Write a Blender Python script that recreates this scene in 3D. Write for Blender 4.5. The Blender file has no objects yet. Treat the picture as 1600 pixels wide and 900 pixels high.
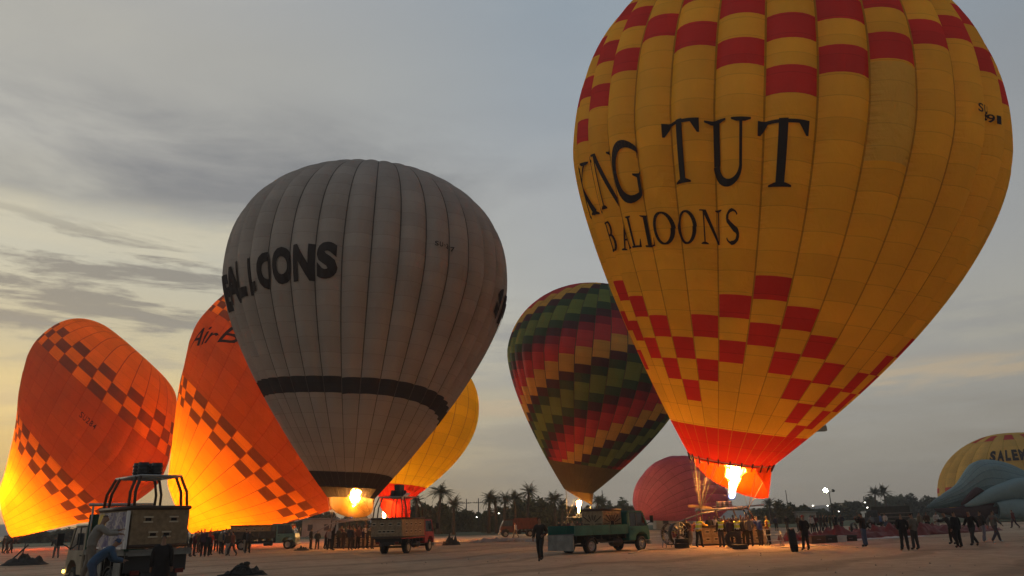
import bpy, bmesh, math, random
import numpy as np
from mathutils import Vector, Matrix, noise

random.seed(7); rng = np.random.default_rng(7)
S = bpy.context.scene
COL = S.collection
rad = math.radians

# ------------------------------------------------------------------ camera
F = 1155.0; PITCH = rad(17.6); ROLL = rad(1.46); CAMH = 1.7
cam_d = bpy.data.cameras.new('camera'); cam = bpy.data.objects.new('camera', cam_d); COL.objects.link(cam)
cam_d.sensor_width = 36; cam_d.lens = 36 * F / 1600; cam_d.clip_end = 6000; cam_d.clip_start = .1
RM = Matrix.Rotation(math.pi/2 + PITCH, 3, 'X') @ Matrix.Rotation(-ROLL, 3, 'Z')
cam.matrix_world = Matrix.Translation((0, 0, CAMH)) @ RM.to_4x4()
S.camera = cam
RN = np.array(RM); CN = np.array([0, 0, CAMH])

def ray(x, y):
    return RN @ np.array([(x-800)/F, -(y-450)/F, -1.0])
def at(x, y, zc):
    return CN + ray(x, y)*zc
def ground(x, y, z=0.0):
    d = ray(x, y); return CN + d*((z-CAMH)/d[2])
def ground_at(x, zc, z=0.0):
    """ground point seen in column x at camera depth zc"""
    lo, hi = 780., 1000.
    for _ in range(40):
        m = (lo+hi)/2
        if at(x, m, zc)[2] > z: lo = m
        else: hi = m
    return at(x, (lo+hi)/2, zc)

# ------------------------------------------------------------------ sky, sun, exposure
S.view_settings.view_transform = 'Standard'; S.view_settings.look = 'None'
S.view_settings.exposure = .55; S.view_settings.gamma = 1
S.cycles.use_denoising = True
S.cycles.max_bounces = 7; S.cycles.diffuse_bounces = 4; S.cycles.transmission_bounces = 4
S.cycles.sample_clamp_indirect = 6
SUN_EL, SUN_AZ = rad(4), rad(-38)      # azimuth measured from +Y (view axis) towards +X
W = bpy.data.worlds.new('World'); S.world = W; W.use_nodes = True
wt = W.node_tree; wt.nodes.clear()
def N(t, kind, **kw):
    n = t.nodes.new(kind)
    for k, v in kw.items():
        if k[0] == '_': n.inputs[int(k[1:])].default_value = v
        else: setattr(n, k, v)
    return n
def ramp(t, stops, src, interp='LINEAR'):
    r = t.nodes.new('ShaderNodeValToRGB'); r.color_ramp.interpolation = interp
    e = r.color_ramp.elements
    while len(e) < len(stops): e.new(.5)
    for q, (p, c) in zip(e, stops):
        q.position = p; q.color = tuple(c) + (1,) if len(c) == 3 else c
    t.links.new(src, r.inputs[0]); return r.outputs[0]
def srgb(r, g, b):
    return tuple(((v/255/12.92) if v/255 <= .04045 else ((v/255+.055)/1.055)**2.4) for v in (r, g, b))
def math_n(t, op, a, b=None, c=None):
    n = t.nodes.new('ShaderNodeMath'); n.operation = op
    for i, v in enumerate((a, b, c)):
        if v is None: continue
        if isinstance(v, (int, float)): n.inputs[i].default_value = v
        else: t.links.new(v, n.inputs[i])
    return n.outputs[0]
def mix_n(t, fac, a, b, mode='MIX'):
    n = t.nodes.new('ShaderNodeMix'); n.data_type = 'RGBA'; n.blend_type = mode
    for i, v in ((0, fac), (6, a), (7, b)):
        if isinstance(v, (int, float)): n.inputs[i].default_value = v
        elif isinstance(v, tuple): n.inputs[i].default_value = v + (1,) if len(v) == 3 else v
        else: t.links.new(v, n.inputs[i])
    return n.outputs[2]
def build_world():
    t = wt; L = t.links
    tc = N(t, 'ShaderNodeTexCoord'); sep = N(t, 'ShaderNodeSeparateXYZ'); L.new(tc.outputs['Generated'], sep.inputs[0])
    x, y, z = sep.outputs
    # how near the dawn side: dot with horizontal sun direction
    sx, sy = math.sin(SUN_AZ), math.cos(SUN_AZ)
    hl = math_n(t, 'SQRT', math_n(t, 'ADD', math_n(t, 'MULTIPLY', x, x), math_n(t, 'ADD', math_n(t, 'MULTIPLY', y, y), 1e-5)))
    dt = math_n(t, 'DIVIDE', math_n(t, 'ADD', math_n(t, 'MULTIPLY', x, sx), math_n(t, 'MULTIPLY', y, sy)), hl)
    warm = math_n(t, 'SMOOTH_MAX', math_n(t, 'MULTIPLY_ADD', dt, 3.9, -2.9), 0, .25)   # 1 at the sun, 0 some 70 deg away
    warm = math_n(t, 'MINIMUM', warm, 1.0)
    # clear colour by elevation, warm and cool sides (display colours over the exposure)
    sk = lambda r, g, b: tuple(v/2**.55 for v in srgb(r, g, b))
    el = math_n(t, 'MAXIMUM', z, 0.0)
    wc = ramp(t, [(0, sk(168, 140, 96)), (.07, sk(222, 188, 116)), (.14, sk(240, 210, 138)), (.21, sk(216, 202, 162)), (.31, sk(206, 202, 182)), (.42, sk(184, 182, 175)), (.55, sk(178, 176, 169)), (.66, sk(170, 171, 172)), (1, sk(132, 146, 160))], el)
    cc = ramp(t, [(0, sk(152, 144, 132)), (.06, sk(164, 158, 146)), (.12, sk(170, 166, 157)), (.20, sk(182, 178, 166)), (.30, sk(176, 177, 175)), (.42, sk(165, 169, 172)), (.52, sk(156, 165, 173)), (.66, sk(146, 159, 170)), (1, sk(120, 136, 154))], el)
    base = mix_n(t, warm, cc, wc)
    hx = math_n(t, 'DIVIDE', x, hl)
    front = math_n(t, 'GREATER_THAN', y, 0.0)
    # texture of the cloud sheet: a plane overhead, streaked toward the horizon
    den = math_n(t, 'ADD', z, .16)
    cv = N(t, 'ShaderNodeCombineXYZ'); L.new(math_n(t, 'DIVIDE', x, den), cv.inputs[0]); L.new(math_n(t, 'DIVIDE', y, den), cv.inputs[1])
    n1 = N(t, 'ShaderNodeTexNoise', _2=1.15, _3=9.0, _4=.58); n1.inputs['Distortion'].default_value = .25
    mp = N(t, 'ShaderNodeMapping'); mp.inputs['Location'].default_value = (3.1, 1.4, 0); mp.inputs['Scale'].default_value = (.62, 1.15, 1); mp.inputs['Rotation'].default_value = (0, 0, rad(-12))
    L.new(cv.outputs[0], mp.inputs[0]); L.new(mp.outputs[0], n1.inputs[0])
    cov = ramp(t, [(.46, (0, 0, 0)), (.66, (1, 1, 1))], n1.outputs[0])
    hi = ramp(t, [(.32, (1, 1, 1)), (.50, (0, 0, 0))], n1.outputs[0])
    n2 = N(t, 'ShaderNodeTexNoise', _2=3.0, _3=9.0, _4=.62); n2.inputs['Distortion'].default_value = .3
    mp2 = N(t, 'ShaderNodeMapping'); mp2.inputs['Scale'].default_value = (1.0, 1.0, 3.6); mp2.inputs['Location'].default_value = (.3, .2, 1.7)
    L.new(tc.outputs['Generated'], mp2.inputs[0]); L.new(mp2.outputs[0], n2.inputs[0])
    n3 = N(t, 'ShaderNodeTexNoise', _2=7.0, _3=9.0, _4=.66); n3.inputs['Distortion'].default_value = .25
    mp3 = N(t, 'ShaderNodeMapping'); mp3.inputs['Scale'].default_value = (.75, .75, 5.5); mp3.inputs['Location'].default_value = (5.3, 2.2, .7)
    L.new(tc.outputs['Generated'], mp3.inputs[0]); L.new(mp3.outputs[0], n3.inputs[0])
    def dens(nz, lo, hi_): return ramp(t, [(lo, (0, 0, 0)), (hi_, (1, 1, 1))], nz)
    def zone(u0, v0, a, b, tilt=0.0):
        du = math_n(t, 'SUBTRACT', hx, u0); dv = math_n(t, 'SUBTRACT', math_n(t, 'SUBTRACT', z, v0), math_n(t, 'MULTIPLY', du, tilt))
        q = math_n(t, 'ADD', math_n(t, 'POWER', math_n(t, 'ABSOLUTE', math_n(t, 'DIVIDE', du, a)), 2.0), math_n(t, 'POWER', math_n(t, 'ABSOLUTE', math_n(t, 'DIVIDE', dv, b)), 2.0))
        return math_n(t, 'MULTIPLY', math_n(t, 'POWER', 2.718, math_n(t, 'MULTIPLY', q, -1.0)), front)
    def cloud(zn, nz, lo, hi_, amt, push=.16):
        """cloud cover where the zone pushes the noise over its threshold"""
        q = math_n(t, 'MULTIPLY_ADD', zn, push, math_n(t, 'SUBTRACT', nz, push))
        return math_n(t, 'MULTIPLY', math_n(t, 'MULTIPLY', ramp(t, [(lo, (0, 0, 0)), (hi_, (1, 1, 1))], q), amt), math_n(t, 'MINIMUM', math_n(t, 'MULTIPLY', zn, 2.2), 1.0))
    darkcol = mix_n(t, warm, sk(136, 136, 138), sk(140, 138, 134))
    lite = mix_n(t, warm, sk(184, 184, 182), sk(222, 214, 188))
    c1 = mix_n(t, math_n(t, 'MULTIPLY', cov, .15), base, darkcol)
    c1 = mix_n(t, math_n(t, 'MULTIPLY', hi, .22), c1, lite)
    c1 = mix_n(t, cloud(zone(-.40, .420, .34, .065, .04), n2.outputs[0], .20, .50, .85, .30), c1, sk(126, 128, 132))
    c1 = mix_n(t, cloud(zone(-.44, .345, .26, .030, .0), n2.outputs[0], .34, .50, .7, .22), c1, sk(216, 208, 182))
    c1 = mix_n(t, cloud(zone(-.56, .275, .24, .055, .0), n3.outputs[0], .40, .50, .80, .16), c1, sk(132, 128, 122))
    c1 = mix_n(t, cloud(zone(-.10, .245, .22, .030, .0), n3.outputs[0], .42, .54, .5, .16), c1, sk(150, 148, 146))
    c1 = mix_n(t, cloud(zone(.30, .205, .70, .045, .0), n3.outputs[0], .38, .54, .5, .14), c1, sk(158, 158, 158))
    c1 = mix_n(t, cloud(zone(.25, .150, .70, .016, .01), n3.outputs[0], .36, .48, .75, .16), c1, sk(206, 184, 152))
    c1 = mix_n(t, cloud(zone(.20, .085, 1.0, .045, .0), n3.outputs[0], .36, .54, .6, .14), c1, sk(156, 149, 138))
    c2 = c1
    sky = N(t, 'ShaderNodeTexSky', sky_type='NISHITA', sun_disc=False, sun_elevation=SUN_EL, sun_rotation=SUN_AZ)
    skyc = mix_n(t, 1.0, sky.outputs[0], (.10, .10, .10), 'MULTIPLY')
    c3 = mix_n(t, .95, skyc, c2)
    # the sky away from the dawn is dimmer
    back = ramp(t, [(0, (.62,)*3), (.5, (.76,)*3), (.80, (1, 1, 1))], math_n(t, 'MULTIPLY_ADD', dt, .5, .5))
    c4 = mix_n(t, 1.0, c3, back, 'MULTIPLY')
    bg = N(t, 'ShaderNodeBackground'); L.new(c4, bg.inputs[0]); bg.inputs[1].default_value = 1.0
    out = N(t, 'ShaderNodeOutputWorld'); L.new(bg.outputs[0], out.inputs[0])
build_world()
sd = bpy.data.lights.new('sun', 'SUN'); sd.energy = .5; sd.angle = rad(14); sd.color = (1, .82, .6)
so = bpy.data.objects.new('sun', sd); COL.objects.link(so)
sdir = Vector((math.sin(SUN_AZ)*math.cos(SUN_EL), math.cos(SUN_AZ)*math.cos(SUN_EL), math.sin(SUN_EL)))
so.rotation_euler = sdir.to_track_quat('Z', 'Y').to_euler()

# ------------------------------------------------------------------ materials
MATS = {}
def mat(name, col, rough=.8, metal=0, bump=0, bscale=20, var=0, vscale=3, spec=.3):
    if name in MATS: return MATS[name]
    m = bpy.data.materials.new(name); m.use_nodes = True; t = m.node_tree
    b = t.nodes['Principled BSDF']; b.inputs['Roughness'].default_value = rough; b.inputs['Metallic'].default_value = metal
    b.inputs['Specular IOR Level'].default_value = spec
    b.inputs['Base Color'].default_value = tuple(col) + (1,)
    if var or bump:
        tc = N(t, 'ShaderNodeTexCoord')
    if var:
        n = N(t, 'ShaderNodeTexNoise', _2=vscale, _3=5.0); t.links.new(tc.outputs['Object'], n.inputs[0])
        c = ramp(t, [(.3, [v*(1-var) for v in col]), (.7, [min(1, v*(1+var)) for v in col])], n.outputs[0])
        t.links.new(c, b.inputs['Base Color'])
    if bump:
        n = N(t, 'ShaderNodeTexNoise', _2=bscale, _3=4.0); t.links.new(tc.outputs['Object'], n.inputs[0])
        bu = N(t, 'ShaderNodeBump'); bu.inputs['Strength'].default_value = bump; bu.inputs['Distance'].default_value = .05
        t.links.new(n.outputs[0], bu.inputs['Height']); t.links.new(bu.outputs[0], b.inputs['Normal'])
    MATS[name] = m; return m
def fabric(name, col, trans=.45, sat=1.25, wr=.5, gloss=.035):
    """thin ripstop nylon: reflects and lets light through; UV = (across the gore, panel rows)"""
    if name in MATS: return MATS[name]
    m = bpy.data.materials.new(name); m.use_nodes = True; t = m.node_tree; t.nodes.clear(); L = t.links
    tc = N(t, 'ShaderNodeTexCoord'); uv = N(t, 'ShaderNodeUVMap'); uv.uv_map = 'cloth'
    su = N(t, 'ShaderNodeSeparateXYZ'); L.new(uv.outputs[0], su.inputs[0])
    n = N(t, 'ShaderNodeTexNoise', _2=.35, _3=5.0); L.new(tc.outputs['Object'], n.inputs[0])
    oi = N(t, 'ShaderNodeObjectInfo')
    cell = N(t, 'ShaderNodeTexWhiteNoise', noise_dimensions='2D'); cx = N(t, 'ShaderNodeCombineXYZ')
    L.new(oi.outputs['Random'], cx.inputs[0]); L.new(math_n(t, 'FLOOR', su.outputs[1]), cx.inputs[1]); L.new(cx.outputs[0], cell.inputs['Vector'])
    fr = math_n(t, 'FRACT', su.outputs[1]); seam = math_n(t, 'LESS_THAN', fr, .035); seam = math_n(t, 'MULTIPLY', seam, math_n(t, 'GREATER_THAN', su.outputs[1], .01))
    gain = math_n(t, 'MULTIPLY', math_n(t, 'MULTIPLY_ADD', cell.outputs['Value'], .13, .935), math_n(t, 'MULTIPLY_ADD', seam, -.20, 1.0))
    c = ramp(t, [(.3, [v*.88 for v in col]), (.7, [min(1, v*1.08) for v in col])], n.outputs[0])
    mx = max(col); tcol = [mx*(v/mx)**sat for v in col]
    ct = ramp(t, [(.3, [v*.9 for v in tcol]), (.7, tcol)], n.outputs[0])
    def scaled(cc):
        v = N(t, 'ShaderNodeVectorMath', operation='SCALE'); L.new(cc, v.inputs[0]); L.new(gain, v.inputs['Scale']); return v.outputs[0]
    c, ct = scaled(c), scaled(ct)
    mp = N(t, 'ShaderNodeMapping'); mp.inputs['Scale'].default_value = (1, 1, .35); L.new(tc.outputs['Object'], mp.inputs[0])
    n2 = N(t, 'ShaderNodeTexNoise', _2=1.1, _3=6.0, _4=.62); n2.inputs['Distortion'].default_value = .6; L.new(mp.outputs[0], n2.inputs[0])
    # gathers: short creases running in from the load tapes
    edge = math_n(t, 'POWER', math_n(t, 'MINIMUM', math_n(t, 'MULTIPLY', math_n(t, 'ABSOLUTE', math_n(t, 'SUBTRACT', su.outputs[0], .5)), 2.0), 1.0), 3.0)
    mg = N(t, 'ShaderNodeMapping'); mg.inputs['Scale'].default_value = (1.1, 3.4, 1); L.new(uv.outputs[0], mg.inputs[0])
    gx = N(t, 'ShaderNodeTexNoise', _2=1.6, _3=3.0); gx.noise_dimensions = '4D'; L.new(mg.outputs[0], gx.inputs[0]); L.new(math_n(t, 'MULTIPLY', oi.outputs['Random'], 40.0), gx.inputs['W'])
    hgt = math_n(t, 'ADD', n2.outputs[0], math_n(t, 'MULTIPLY', math_n(t, 'MULTIPLY', gx.outputs[0], edge), 1.1))
    bu = N(t, 'ShaderNodeBump'); bu.inputs['Strength'].default_value = wr; bu.inputs['Distance'].default_value = .22
    L.new(hgt, bu.inputs['Height'])
    d = N(t, 'ShaderNodeBsdfDiffuse'); tr = N(t, 'ShaderNodeBsdfTranslucent'); g = N(t, 'ShaderNodeBsdfGlossy')
    g.inputs['Roughness'].default_value = .45; g.inputs[0].default_value = (.5, .5, .5, 1)
    L.new(c, d.inputs[0]); L.new(ct, tr.inputs[0])
    for q in (d, tr, g): L.new(bu.outputs[0], q.inputs['Normal'])
    m1 = N(t, 'ShaderNodeMixShader'); m1.inputs[0].default_value = trans
    L.new(d.outputs[0], m1.inputs[1]); L.new(tr.outputs[0], m1.inputs[2])
    m2 = N(t, 'ShaderNodeMixShader'); m2.inputs[0].default_value = gloss
    L.new(m1.outputs[0], m2.inputs[1]); L.new(g.outputs[0], m2.inputs[2])
    o = N(t, 'ShaderNodeOutputMaterial'); L.new(m2.outputs[0], o.inputs[0])
    MATS[name] = m; return m
def emis(name, col, strength):
    if name in MATS: return MATS[name]
    m = bpy.data.materials.new(name); m.use_nodes = True; t = m.node_tree; t.nodes.clear()
    e = N(t, 'ShaderNodeEmission'); e.inputs[0].default_value = tuple(col) + (1,); e.inputs[1].default_value = strength
    o = N(t, 'ShaderNodeOutputMaterial'); t.links.new(e.outputs[0], o.inputs[0]); MATS[name] = m; return m

M_STEEL = mat('galvanised_steel', (.30, .29, .28), .45, .6)
M_DARKMETAL = mat('dark_metal', (.03, .03, .032), .5, .3)
M_RUBBER = mat('tyre_rubber', (.02, .02, .021), .85, bump=.3, bscale=30)
M_RIM = mat('wheel_rim_paint', (.28, .27, .25), .5, .2, var=.3)
M_GLASS = mat('vehicle_glass', (.02, .025, .03), .08, 0, spec=.8)
M_ROPE = mat('rope_fibre', (.45, .38, .28), .9)
M_LEATHER = mat('padded_leather', (.05, .028, .018), .6)
M_SKIN = mat('skin', (.22, .12, .075), .6)
M_HAIR = mat('black_hair', (.012, .01, .009), .7)
M_SHOE = mat('dark_shoes', (.02, .018, .016), .7)
M_WHITESHOE = mat('pale_shoes', (.45, .44, .42), .7)
M_LETTER = fabric('lettering_cloth', (.028, .018, .016), .06, 1, .2)
def wicker():
    m = bpy.data.materials.new('wicker'); m.use_nodes = True; t = m.node_tree; b = t.nodes['Principled BSDF']
    tc = N(t, 'ShaderNodeTexCoord')
    w1 = N(t, 'ShaderNodeTexWave', bands_direction='Z'); w1.inputs['Scale'].default_value = 16; w1.inputs['Distortion'].default_value = .6
    w2 = N(t, 'ShaderNodeTexNoise', _2=14.0); w2.inputs['Distortion'].default_value = 0.0; t.links.new(tc.outputs['Object'], w2.inputs[0])
    w2.inputs['Scale'].default_value = 14;
    t.links.new(tc.outputs['Object'], w1.inputs[0])
    n = N(t, 'ShaderNodeTexNoise', _2=6.0, _3=5.0); t.links.new(tc.outputs['Object'], n.inputs[0])
    h = math_n(t, 'MULTIPLY', w1.outputs[1], w2.outputs[0])
    c = ramp(t, [(.25, (.17, .11, .058)), (.75, (.34, .235, .13))], n.outputs[0])
    t.links.new(c, b.inputs['Base Color']); b.inputs['Roughness'].default_value = .75
    bu = N(t, 'ShaderNodeBump'); bu.inputs['Strength'].default_value = .7; bu.inputs['Distance'].default_value = .03
    t.links.new(h, bu.inputs['Height']); t.links.new(bu.outputs[0], b.inputs['Normal'])
    return m
M_WICKER = wicker()
M_HOLE = mat('painted_hole_shade', (.015, .01, .008), .9)  # flat dark colour standing for the shade inside the foot holes
M_BINDING = mat('pale_leather_binding', (.42, .34, .24), .6)

# ------------------------------------------------------------------ object helpers
def prop(o, label=None, cat=None, group=None, kind=None):
    if label: o['label'] = label
    if cat: o['category'] = cat
    if group: o['group'] = group
    if kind: o['kind'] = kind
    return o
def empty(name, loc=(0, 0, 0), rz=0, label=None, cat=None, group=None):
    o = bpy.data.objects.new(name, None); COL.objects.link(o); o.location = loc; o.rotation_euler = (0, 0, rz)
    o.empty_display_size = .2
    return prop(o, label, cat, group)
def link(name, me, parent=None, mats=None):
    o = bpy.data.objects.new(name, me); COL.objects.link(o)
    if parent is not None: o.parent = parent
    return o
class MB:
    """collects shapes into one mesh"""
    def __init__(s): s.v = []; s.f = []; s.m = []; s.mats = []; s.sm = []
    def mi(s, m):
        if m not in s.mats: s.mats.append(m)
        return s.mats.index(m)
    def add(s, vs, fs, m, smooth=False):
        k = len(s.v); s.v += [tuple(v) for v in vs]; i = s.mi(m)
        for f in fs: s.f.append([k+q for q in f]); s.m.append(i); s.sm.append(smooth)
    def box(s, a, b, m, M=None, taper=None):
        x0, y0, z0 = a; x1, y1, z1 = b
        v = [Vector(p) for p in ((x0,y0,z0),(x1,y0,z0),(x1,y1,z0),(x0,y1,z0),(x0,y0,z1),(x1,y0,z1),(x1,y1,z1),(x0,y1,z1))]
        if M is not None: v = [M @ q for q in v]
        s.add(v, [(0,3,2,1),(4,5,6,7),(0,1,5,4),(1,2,6,5),(2,3,7,6),(3,0,4,7)], m)
    def bevel_box(s, a, b, m, r=.03, M=None):
        x0, y0, z0 = a; x1, y1, z1 = b
        vs = []; 
        for (z, ins) in ((z0, r), (z0+r, 0), (z1-r, 0), (z1, r)):
            for (x, y) in ((x0+r,y0+0),(x1-r,y0+0),(x1,y0+r),(x1,y1-r),(x1-r,y1),(x0+r,y1),(x0,y1-r),(x0,y0+r)):
                cx, cy = (x0+x1)/2, (y0+y1)/2
                fx = (abs(x1-x0)/2-ins)/(abs(x1-x0)/2); fy = (abs(y1-y0)/2-ins)/(abs(y1-y0)/2)
                p = Vector((cx+(x-cx)*fx, cy+(y-cy)*fy, z)); vs.append(M @ p if M is not None else p)
        fs = [tuple(range(7, -1, -1)), tuple(range(24, 32))]
        for k in range(3):
            for i in range(8):
                j = (i+1) % 8; fs.append((k*8+i, k*8+j, k*8+8+j, k*8+8+i))
        s.add(vs, fs, m)
    def tube(s, pts, r, m, n=6, cap=True, smooth=True):
        pts = [Vector(p) for p in pts]; rs = r if isinstance(r, (list, tuple)) else [r]*len(pts)
        vs = []; prev = None
        for i, p in enumerate(pts):
            d = (pts[min(i+1, len(pts)-1)] - pts[max(i-1, 0)]).normalized()
            if prev is None:
                u = d.orthogonal().normalized()
            else:
                u = (prev - d*prev.dot(d)); u = u.normalized() if u.length > 1e-6 else d.orthogonal().normalized()
            prev = u; w = d.cross(u)
            for k in range(n):
                a = 2*math.pi*k/n; vs.append(p + (u*math.cos(a)+w*math.sin(a))*rs[i])
        fs = []
        for i in range(len(pts)-1):
            for k in range(n):
                j = (k+1) % n; fs.append((i*n+k, i*n+j, (i+1)*n+j, (i+1)*n+k))
        if cap:
            fs.append(tuple(range(n-1, -1, -1))); fs.append(tuple((len(pts)-1)*n+k for k in range(n)))
        s.add(vs, fs, m, smooth)
    def lathe(s, prof, m, n=20, M=None, axis='Y', smooth=True, closed=False):
        """profile of (radius, along axis)"""
        vs = []
        for r, h in prof:
            for k in range(n):
                a = 2*math.pi*k/n; c, q = r*math.cos(a), r*math.sin(a)
                p = Vector((c, h, q)) if axis == 'Y' else Vector((c, q, h))
                vs.append(M @ p if M is not None else p)
        fs = []; L = len(prof)
        for i in range(L if closed else L-1):
            i2 = (i+1) % L
            for k in range(n):
                j = (k+1) % n; fs.append((i*n+k, i*n+j, i2*n+j, i2*n+k))
        s.add(vs, fs, m, smooth)
    def prism(s, poly, z0, z1, m, ax='Y', M=None):
        """polygon in XZ extruded along Y (ax Y) or polygon in XY extruded along Z"""
        f = (lambda p, h: Vector((p[0], h, p[1]))) if ax == 'Y' else (lambda p, h: Vector((p[0], p[1], h)))
        n = len(poly); vs = [f(p, z0) for p in poly] + [f(p, z1) for p in poly]
        if M is not None: vs = [M @ v for v in vs]
        fs = [tuple(range(n)), tuple(range(2*n-1, n-1, -1))] + [(i, i+n, (i+1) % n+n, (i+1) % n) for i in range(n)]
        s.add(vs, fs, m)
    def mesh(s, name):
        me = bpy.data.meshes.new(name); me.from_pydata(s.v, [], s.f)
        for m in s.mats: me.materials.append(m)
        me.polygons.foreach_set('material_index', s.m); me.polygons.foreach_set('use_smooth', s.sm)
        me.update(); return me
    def build(s, name, parent=None):
        return link(name, s.mesh(name), parent)
def copy_tree(o, parent=None):
    kids = list(o.children)
    c = o.copy(); COL.objects.link(c)
    if parent is not None: c.parent = parent
    for k in kids: copy_tree(k, c)
    return c

# ------------------------------------------------------------------ balloon envelopes
class Rev:
    """teardrop of revolution about a leaning, slightly bowed axis"""
    def __init__(s, M, tx, ty, L, R, rm, hm, e, p, b1=0, b2=0):
        s.__dict__.update(M=np.array(M, float), L=L, R=R, rm=rm, hm=hm, e=e, p=p, b1=b1, b2=b2)
        ax = np.array([math.sin(tx), math.sin(ty), math.sqrt(1-math.sin(tx)**2-math.sin(ty)**2)])
        u = np.cross([0, 1, 0], ax); u /= np.linalg.norm(u); v = np.cross(ax, u); s.a, s.u = ax, u; s.n = -v if v[1] > 0 else v
        s.wr = 0; s.warp = None
    def r(s, h):
        h = np.asarray(h, float)
        lo = s.rm+(s.R-s.rm)*(1-(1-np.clip(h/s.hm, 0, 1))**s.e)
        hi = s.R*np.clip(1-np.clip((h-s.hm)/(1-s.hm), 0, 1)**s.p, 0, 1)**.5
        return np.where(h < 0, s.rm*(1+h*.6), np.where(h < s.hm, lo, hi))
    def c(s, h):
        h = np.asarray(h, float)[..., None]
        return s.M + h*s.L*s.a + (s.b1*np.sin(np.pi*h)+s.b2*np.sin(2*np.pi*h))*s.u
    def P(s, phi, h, bulge=0):
        if s.warp is not None: h = s.warp(np.asarray(phi, float), np.asarray(h, float))
        ph = np.radians(phi); r = s.r(h)+bulge
        return s.c(h) + (r*np.sin(ph))[..., None]*s.u + (r*np.cos(ph))[..., None]*s.n
def cr(pts, t):
    """Catmull-Rom through pts at parameter t in 0..1"""
    pts = np.asarray(pts, float); n = len(pts)-1; x = np.clip(np.asarray(t, float), 0, 1)*n
    i = np.clip(np.floor(x).astype(int), 0, n-1); f = (x-i)[..., None]
    g = lambda k: pts[np.clip(k, 0, n)]
    p0, p1, p2, p3 = g(i-1), g(i), g(i+1), g(i+2)
    return .5*((2*p1)+(-p0+p2)*f+(2*p0-5*p1+4*p2-p3)*f*f+(-p0+3*p1-3*p2+p3)*f**3)
class Sweep:
    """half-inflated envelope: cross sections between two flanks, leaning away by beta"""
    def __init__(s, left, right, zc, beta, depth=1.0, tip=None, wrinkle=0, wfreq=3):
        s.Lp = np.array([at(x, y, zc) for x, y in left]); s.Rp = np.array([at(x, y, zc) for x, y in right])
        mid = (s.Lp+s.Rp)/2; s.ax = mid[-1]-mid[0]; s.ax /= np.linalg.norm(s.ax)
        vd = mid[len(mid)//2]-CN; vd /= np.linalg.norm(vd)
        vd = vd-s.ax*vd.dot(s.ax); vd /= np.linalg.norm(vd)
        s.n = -vd*math.cos(beta)+s.ax*math.sin(beta); s.depth = depth; s.wr = wrinkle; s.wf = wfreq
        s.L = float(np.linalg.norm(mid[-1]-mid[0]))
    def r(s, h):
        return np.linalg.norm(cr(s.Rp, h)-cr(s.Lp, h), axis=-1)/2
    def c(s, h): return (cr(s.Lp, h)+cr(s.Rp, h))/2
    def P(s, phi, h, bulge=0):
        phi, h = np.broadcast_arrays((np.asarray(phi, float)+180) % 360-180, np.asarray(h, float))
        hc = np.clip(h, 0, 1)
        ph = np.radians(phi); w = (cr(s.Rp, hc)-cr(s.Lp, hc))/2; r = np.linalg.norm(w, axis=-1)
        k = 1+bulge/np.maximum(r, .3)
        if s.wr:
            k = k+s.wr*(np.sin(ph*s.wf+h*7+1)*.5+np.sin(ph*s.wf*2.3+h*17+2)*.28+np.sin(ph*1.7-h*26)*.2)*np.clip(np.cos(ph)+.6, 0, 1)
        if s.wr > .02:
            k = k-s.wr*.55*np.abs(np.sin(ph*s.wf*1.9+h*9+.8*np.sin(h*13)))**.5*np.clip(np.cos(ph)+.6, 0, 1)*np.clip(1.2-h, 0, 1)
        c = (cr(s.Lp, hc)+cr(s.Rp, hc))/2
        return c + (np.sin(ph)*k)[..., None]*w + ((np.cos(ph)*k*r)*s.depth)[..., None]*s.n

def env_point(sf, phi, h, Ng, seam, bul, off=0.0):
    """envelope surface with gores bulging between their seams"""
    phi = np.asarray(phi, float); h = np.asarray(h, float)
    phi, h = np.broadcast_arrays(phi, h)
    w = np.mod((phi-seam)/(360/Ng), 1.0); r = sf.r(np.clip(h, 0, 1))
    gw = 2*np.pi*r/Ng
    amp = bul*gw*np.clip(.35+h*1.3, .3, 1)
    b = amp*((1-np.abs(2*w-1)**2.2)-.85)+off
    return sf.P(phi, h, b)

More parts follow.
